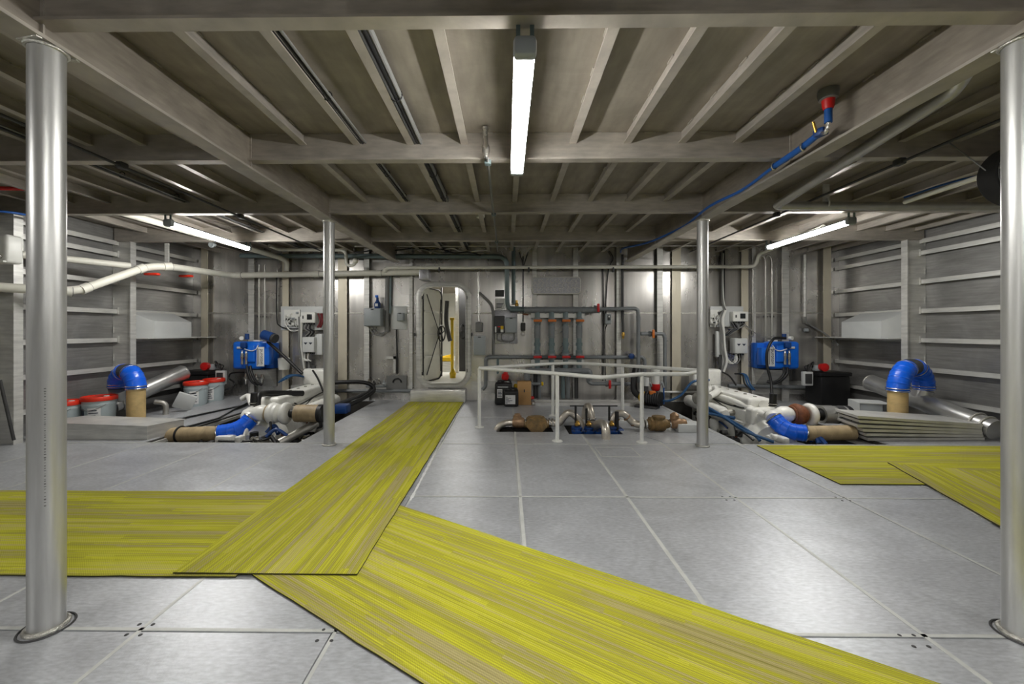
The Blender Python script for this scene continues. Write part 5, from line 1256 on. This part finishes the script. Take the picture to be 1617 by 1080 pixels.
for (ox, oz, sx, sz) in ((0, h_ / 2, w_, .01), (0, -h_ / 2, w_, .01), (-w_ / 2, 0, .01, h_), (w_ / 2, 0, .01, h_)): mb.box(c + rot @ V((ox, .15, oz)), (sx, .34, sz), rot)
mb.build('duct_wall', 'palebox', t, smooth=False)
MB().box(c + rot @ V((-w_ * .12, 0, 0)), (w_ * .7, .012, h_ * .9), rot).build('blanking_plate', 'greybox', t, smooth=False)
o = MB().prism([G(1340, 690, .0), G(1352, 690, .0), P(1345, 662, 4.9)], (0, .012, 0)).build('dark_gusset', 'dark', smooth=False); tag(o, 'dark triangular plate standing at the end of the right exhaust hose', 'plate')
for k, (x0, x1, y) in enumerate(((1262, 1360, 650), (1275, 1385, 641), (1290, 1395, 633))):
    sheet([G(x0, y + 5, .02), G(x1, y + 8, .02), G(x1 - 6, y + 2, .02), G(x0 - 6, y, .02)], .015 + .004 * k, ['front', 'middle', 'rear'][k] + ' of the narrow slats lying between right engine and battery box', 'bar' if k % 2 else 'bilge', 'narrow slats right of the right engine')

# ================================================================== ENGINES
def engine(cx, mir, label):
    """marine diesel, crank along the room, gearbox end toward the camera; local x grows toward the photo's right"""
    t = thing('marine_engine', label, 'engine', (cx, 6.1, -.8), 'white marine diesel engines')
    E = lambda x, y, z: V((cx + x, y, z))
    def part(mb, name, mat, parent=None): return mb.build(name, mat, parent or t)
    # block, sump and bearers
    part(MB().box(E(0, 6.2, -.28), (.56, 1.5, .66), None, .05), 'cylinder_block', 'engine')
    part(MB().box(E(0, 6.2, -.68), (.42, 1.3, .2), None, .06), 'oil_sump', 'enginegrey')
    for s_ in (-1, 1):
        part(MB().box(E(s_ * .46, 6.0, -.50), (.10, 2.3, .16), None, .01), 'engine_bearer', 'bar')
        for y in (5.5, 6.8): part(MB().box(E(s_ * .38, y, -.38), (.22, .14, .05), None, .01).cyl(E(s_ * .46, y, -.42), E(s_ * .46, y, -.32), .025, 10), 'mount_foot', 'enginegrey')
    # cylinder heads and long rocker cover
    part(MB().box(E(.0, 6.2, .12), (.44, 1.42, .16), None, .03), 'cylinder_head', 'engine')
    part(MB().box(E(.0, 6.2, .275), (.34, 1.40, .17), None, .045, 3), 'rocker_cover', 'engine')
    for k in range(6):
        c = part(MB().cyl(E(.0, 5.62 + .23 * k, .355), E(.0, 5.62 + .23 * k, .375), .022, 12), 'cover_bolt', 'steel')
    part(MB().cyl(E(.02, 5.49, .285), E(.02, 5.475, .285), .055, 20), 'cover_boss', 'engine')
    # header tank at the far end
    part(MB().box(E(.0, 7.02, .47), (.50, .22, .30), None, .05, 3), 'header_tank', 'engine')
    part(MB().cyl(E(-.1, 7.02, .62), E(-.1, 7.02, .67), .045, 16), 'filler_cap', 'dark')
    # manifold tube along the inboard side
    sd = -1 if cx > 0 else 1
    part(MB().lathe(E(sd * .37, 5.72, .10), (0, 1, 0), ((0, .05), (.02, .085), (.06, .095), (1.1, .095), (1.16, .05)), 20), 'exhaust_manifold', 'engine')
    part(MB().lathe(E(sd * .37, 5.72, .10), (0, -1, 0), ((0, .06), (.03, .06), (.031, .03)), 18), 'manifold_end', 'engine')
    for k in range(6): part(MB().tube(arc_path([E(sd * .19, 5.75 + .2 * k, .12), E(sd * .30, 5.75 + .2 * k, .12), E(sd * .36, 5.75 + .2 * k, .08)], .05), .04, 10), 'manifold_runner', 'enginegrey')
    # charge air pipe sloping toward the camera
    part(MB().tube(arc_path([E(-.18 if cx > 0 else .1, 6.15, .27), E(-.20 if cx > 0 else .05, 5.75, .27), E(-.08, 5.27, .18)], .15), .042, 14), 'charge_pipe', 'engine')
    # injectors and pipework on the other side
    for k in range(6):
        part(MB().lathe(E(-sd * .24, 5.65 + .22 * k, .16), (-sd * .35, 0, 1), ((0, .02), (.06, .024), (.08, .014), (.14, .012)), 10), 'injector', 'steel')
        part(MB().tube(smooth_path([E(-sd * .27, 5.65 + .22 * k, .28), E(-sd * .36, 5.7 + .2 * k, .24), E(-sd * .38, 5.9 + .1 * k, .02)]), .007, 6), 'fuel_line', 'steel')
    part(MB().box(E(-sd * .37, 6.2, -.02), (.16, .55, .22), None, .03), 'injection_pump', 'enginegrey')
    # oil filters, starter, alternator
    for k in range(2): part(MB().lathe(E(sd * .40, 5.95 + .2 * k, -.22), (0, 0, 1), ((0, .05), (.02, .06), (.18, .06), (.2, .05)), 18), 'oil_filter', ('white', 'dark')[k])
    part(MB().cyl(E(sd * .36, 5.3, -.28), E(sd * .36, 5.62, -.28), .075, 18), 'starter_motor', 'black')
    part(MB().cyl(E(-sd * .32, 5.20, -.05), E(-sd * .32, 5.38, -.05), .085, 18), 'alternator', 'enginegrey')
    # flywheel housing and gearbox facing the camera
    part(MB().lathe(E(0, 5.46, -.22), (0, -1, 0), ((0, .34), (.10, .34), (.14, .30), (.22, .26)), 32), 'flywheel_housing', 'engine')
    part(MB().box(E(0, 5.05, -.30), (.40, .42, .44), None, .07, 3), 'gearbox', 'engine')
    part(MB().lathe(E(0, 4.85, -.42), (0, -1, 0), ((0, .15), (.05, .15), (.06, .08), (.12, .08)), 24), 'output_flange', 'enginegrey')
    part(MB().box(E(-.16, 4.92, -.06), (.20, .18, .12), None, .03), 'gearbox_cooler', 'engine')
    part(MB().cyl(E(.16, 4.95, -.08), E(.16, 4.95, .02), .05, 14), 'oil_filler', 'black')
    # aftercooler casting with bosses on the camera end
    part(MB().box(E(-.02, 5.42, .10), (.40, .16, .30), None, .04, 3), 'end_casting', 'engine')
    for (x, z, r) in ((-.12, .16, .04), (.08, .18, .035), (-.02, .04, .05)): part(MB().cyl(E(x, 5.345, z), E(x, 5.32, z), r, 16), 'casting_boss', 'engine')
    # turbocharger across the camera end
    ty, tz = 5.18, .21
    o_ = 0.10 if cx > 0 else 0.10
    part(MB().lathe(E(-.08 + o_, ty, tz), (1, 0, 0), ((-.06, .05), (0, .085), (.06, .105), (.12, .105), (.17, .08), (.19, .07)), 26), 'turbo_outlet', 'engine')
    part(MB().torus(E(.10 + o_, ty, tz), (1, 0, 0), .10, .012, 28, 8), 'turbo_clamp', 'rust' if cx > 0 else 'tandirty')
    part(MB().lathe(E(.10 + o_, ty, tz), (1, 0, 0), ((0, .08), (.02, .11), (.07, .125), (.13, .12), (.17, .085), (.18, .06)), 28), 'turbine_housing', 'rust' if cx > 0 else 'engine')
    part(MB().torus(E(.16 + o_, ty, tz), (1, 0, 0), .085, .055, 26, 12), 'turbine_scroll', 'rust' if cx > 0 else 'engine')
    part(MB().lathe(E(.29 + o_, ty, tz), (1, 0, 0), ((0, .06), (.01, .13), (.04, .138), (.07, .13), (.09, .10), (.10, .055)), 30), 'compressor_cover', 'engine')
    part(MB().torus(E(.33 + o_, ty, tz), (1, 0, 0), .10, .045, 26, 12), 'compressor_scroll', 'engine')
    part(MB().lathe(E(.38 + o_, ty, tz), (1, 0, 0), ((0, .055), (.08, .06), (.1, .10), (.12, .108)), 24), 'intake_coupling', 'black')
    f0 = .47 + o_
    prof = [(0, .11)]
    for k in range(14): prof += [(.012 + .02 * k, .114 if k % 2 else .109)]
    prof += [(.30, .112)]
    fil = part(MB().lathe(E(f0, ty, tz), (1, 0, 0), prof, 30), 'air_filter', 'tandirty' if cx < 0 else 'muffler')
    part(MB().lathe(E(f0 + .30, ty, tz), (1, 0, 0), ((0, .116), (.05, .116), (.07, .10), (.075, .02)), 30), 'filter_end_cap', 'black', fil)
    if cx > 0:
        part(MB().lathe(E(f0 + .17, ty, tz), (1, 0, 0), ((0, .116), (.10, .116)), 30, caps=False), 'filter_label', 'dark', fil)
        part(MB().box(E(f0 + .14, ty - .112, tz + .01), (.02, .01, .07), None, .002), 'filter_tag', 'paper', fil)
    # wet exhaust elbow, upright black hose, breather hose
    ex0 = E(-.10 + o_, ty, tz)
    part(MB().tube(smooth_path([ex0 + V((.06, 0, 0)), ex0 + V((-.05 * 1, -.02, -.02)), (P(396, 661, 5.12) if mir else P(1222, 661, 5.12))]), .088, 20), 'exhaust_elbow', 'engine')
    part(MB().cyl(E(-.02, 5.22, .30), E(-.01, 5.22, .47), .042, 14), 'upright_hose', 'black')
    for z in (.31, .34): part(MB().torus(E(-.02, 5.22, z), (0, 0, 1), .045, .005, 16, 5), 'hose_clamp', 'steel')
    if mir:
        part(MB().tube(arc_path([P(406, 645, 5.25), P(407, 624, 5.3), P(417, 621, 5.5), P(478, 621, 6.0)], .12, 6), .042, 14), 'breather_hose', 'black')
        part(MB().tube(smooth_path([P(427, 666, 5.05), P(427, 686, 4.95), P(418, 694, 4.9), P(380, 697, 4.85), P(345, 696, 4.8)]), .014, 10), 'drain_hose', 'black')
        part(MB().tube(smooth_path([P(494, 585, 6.9), P(502, 598, 6.6), P(510, 617, 6.2)]), .016, 8), 'harness_cable', 'black')
        part(MB().tube(arc_path([P(500, 668, 5.3), P(440, 700, 4.9)], 0), .055, 12), 'tail_pipe', 'alupipe')
        for k in range(4): part(MB().tube(smooth_path([P(440 + 4 * k, 604 - 2 * k, 6.6), P(455 + 3 * k, 593, 6.8), P(474 + 2 * k, 592 + k, 6.9)]), .014, 8), 'coolant_line', 'bluesteel')
        part(MB().tube(arc_path([P(382, 630, 5.9), P(392, 624, 5.9), P(398, 640, 5.6), P(412, 650, 5.4)], .06), .038, 12), 'raw_water_pipe', 'engine')
    else:
        part(MB().tube(smooth_path([P(1112, 640, 5.9), P(1150, 662, 5.4), P(1190, 686, 4.95), P(1200, 696, 4.85)]), .020, 10), 'coolant_line', 'bluesteel')
        part(MB().tube(smooth_path([P(1112, 652, 5.7), P(1140, 658, 5.5), P(1175, 680, 5.0), P(1222, 698, 4.8)]), .018, 10), 'coolant_line', 'bluesteel')
        part(MB().tube(smooth_path([P(1118, 648, 5.8), P(1135, 656, 5.6), P(1160, 660, 5.4)]), .022, 10), 'coolant_line', 'bluesteel')
        part(MB().tube(smooth_path([P(1140, 587, 6.9), P(1152, 594, 6.7), P(1162, 608, 6.5)]), .014, 8), 'harness_cable', 'black')
        for k in range(3): part(MB().tube(smooth_path([P(1160 + 3 * k, 590, 6.9), P(1172 + 3 * k, 592, 6.8), P(1176 + 4 * k, 606, 6.7), P(1186 + 3 * k, 616, 6.6)]), .014, 8), 'sensor_hose', ('black', 'bluesteel', 'bluesteel')[k])
        part(MB().tube(arc_path([P(1116, 618, 6.4), P(1128, 612, 6.4), P(1134, 618, 6.2), P(1120, 626, 6.1)], .08), .05, 14), 'thermostat_elbow', 'engine')
        part(MB().lathe(P(1106, 629, 6.3), (-1, -.5, 0), ((0, .05), (.04, .09), (.08, .09), (.10, .05)), 18), 'sea_water_pump', 'enginegrey')
    # clutter of small fittings the photo shows around the gearbox end
    random.seed(21 if mir else 22)
    for k in range(16):
        x, y, z = random.uniform(-.45, .55), random.uniform(4.78, 5.45), random.uniform(-.35, -.02)
        d = V((random.uniform(-1, 1), random.uniform(-1, 1), random.uniform(-.3, .6)))
        if k % 3 == 0: part(MB().box(E(x, y, z), (random.uniform(.06, .16), random.uniform(.06, .12), random.uniform(.05, .10)), None, .015), 'sensor_block', random.choice(('engine', 'dark', 'engine')))
        elif k % 3 == 1: part(MB().lathe(E(x, y, z), d, ((0, .03), (.03, .04), (.08, .04), (.10, .025), (.14, .02)), 12), 'hose_fitting', random.choice(('steel', 'engine', 'black')))
        else: part(MB().tube(smooth_path([E(x, y, z), E(x + d.x * .12, y + .05, z + .08), E(x + d.x * .3, y + d.y * .1, z)]), random.uniform(.012, .03), 8), 'small_hose', random.choice(('black', 'engine', 'bluedark')))
    for k in range(18):
        x, y, z = sd * random.uniform(.28, .44), random.uniform(5.0, 6.6), random.uniform(-.34, -.06)
        d = V((sd * random.uniform(.2, 1), random.uniform(-.6, .6), random.uniform(-.5, .5)))
        if k % 3 == 0: part(MB().box(E(x, y, z), (random.uniform(.05, .10), random.uniform(.06, .14), random.uniform(.05, .09)), Matrix.Rotation(random.uniform(-.4, .4), 3, 'X'), .01), 'wiring_connector', random.choice(('dark', 'black', 'enginegrey')))
        elif k % 3 == 1: part(MB().lathe(E(x, y, z), d, ((0, .025), (.03, .03), (.06, .03), (.07, .018), (.11, .016)), 12), 'hose_fitting', random.choice(('steel', 'dark', 'rust')))
        else: part(MB().tube(smooth_path([E(x, y, z), E(x + d.x * .06, y + .16, z + .06), E(x, y + .34, z - .02), E(x - sd * .05, y + .5, z + .05)]), random.uniform(.010, .02), 8), 'small_hose', random.choice(('black', 'dark', 'bluedark')))
    for k in range(4):
        x = (-.19, .19)[k % 2]; part(MB().tube(smooth_path([E(x, 5.55 + .1 * k, .22), E(x * 1.12, 5.9 + .05 * k, .20 - .02 * k), E(x * 1.1, 6.4, .22), E(x, 6.85, .25)]), .010, 7), 'wiring_loom', 'black')
    return t
engine(-3.32, True, 'white marine diesel engine in the left floor opening')
engine(3.48, False, 'white marine diesel engine in the right floor opening')
def exhaust_hose(pb, pt, label, band):
    t = thing('exhaust_hose', label, 'hose', pt[-1])
    path = smooth_path(pb, 10)
    MB().tube(*ribbed(path, .099, .07, .004), 24).build('blue_bend', 'bluehose', t)
    MB().tube(smooth_path(pt, 6), .090, 24).build('tan_tube', 'tandirty', t)
    for p, q_ in ((pb[0], pb[1]), (pb[-1], pb[-2])): MB().torus(p, q_ - p, .100, .008, 24, 6).build('hose_clamp', 'steel', t)
    if band is not None: MB().torus(band[0], band[1], .098, .012, 24, 8).build('rubber_band', 'black', t)
exhaust_hose([P(396, 661, 5.12), P(385, 672, 5.06), P(368, 680, 5.0), P(346, 684, 4.96)], [P(350, 684, 4.97), P(320, 685, 4.95), P(262, 687, 4.93)], 'blue bend and tan exhaust hose running left into the floor from the left engine', (P(285, 686, 4.94), V((1, 0, .02))))
exhaust_hose([P(1222, 661, 5.12), P(1234, 673, 5.04), P(1250, 681, 4.97), P(1272, 684, 4.92)], [P(1268, 684, 4.93), P(1300, 684, 4.9), P(1346, 683, 4.88)], 'blue bend and tan exhaust hose running right from the right engine', None)
q = P(450, 583, 7.15); tag(MB().lathe(V((q.x, 7.12, q.z)), (0, 0, 1), ((0, .085), (.02, .09), (.2, .10), (.21, .08)), 20).build('white_canister', 'white'), 'white canister on the ledge behind the left engine', 'canister')
pipe('black_pipe', 'thick black hose arching from behind the left engine to the door side', 'hose', [P(528, 604, 6.8), P(565, 603, 6.85), P(585, 607, 6.9), P(590, 617, 6.9), P(575, 628, 6.7), P(548, 641, 6.4)], .035, 'black', smooth=True)
pipe('black_pipe', 'second black hose below the arching one behind the rear left pillar', 'hose', [P(528, 640, 6.3), P(560, 628, 6.6), P(580, 620, 6.9), P(588, 612, 7.0)], .03, 'dark', smooth=True)
q = P(540, 645, 6.2); tag(MB().box(q, (.22, .2, .14), None, .03).build('blue_pump', 'bluedark'), 'small dark blue pump in the left opening right of the rear left pillar', 'pump')
q = P(595, 603, 7.25); t = thing('valve_cluster', 'cluster of small steel valves low on the bulkhead left of the grey plate', 'valves', q)
for k in range(4):
    p = P(583 + 8 * k, 606 + (k % 2) * 3, 7.2); MB().lathe(p, (0, -.3, 1), ((0, .02), (.03, .035), (.05, .035), (.06, .015), (.1, .012)), 12).build('small_valve', ('steel', 'dark', 'steel', 'greybox')[k], t)
MB().cyl(P(578, 610, 7.22), P(612, 610, 7.22), .02, 10).build('valve_header', 'greypvc', t)

# ================================================================== CAMERA, WORLD, VIEW
cam = bpy.data.cameras.new('camera'); co = bpy.data.objects.new('camera', cam); COL.objects.link(co)
co.location = (0, 0, CZ); co.rotation_euler = (PI / 2, 0, TH)
cam.sensor_width = 36; cam.lens = F / 1617 * 36; cam.shift_x = (808.5 - CXP) / 1617; cam.shift_y = -(540 - CYP) / 1617
cam.clip_start = .02; cam.clip_end = 100
sc.camera = co
w = bpy.data.worlds.new('world'); sc.world = w; w.use_nodes = True
w.node_tree.nodes['Background'].inputs[0].default_value = (.02, .02, .02, 1)
sc.view_settings.view_transform = 'Standard'; sc.view_settings.look = 'None'
sc.view_settings.exposure = 1.7; sc.view_settings.gamma = 1; sc.view_settings.use_curve_mapping = False
sc.cycles.use_denoising = True; sc.cycles.max_bounces = 10; sc.cycles.diffuse_bounces = 6; sc.cycles.glossy_bounces = 5
sc.cycles.sample_clamp_indirect = 6; sc.cycles.caustics_reflective = False; sc.cycles.caustics_refractive = False
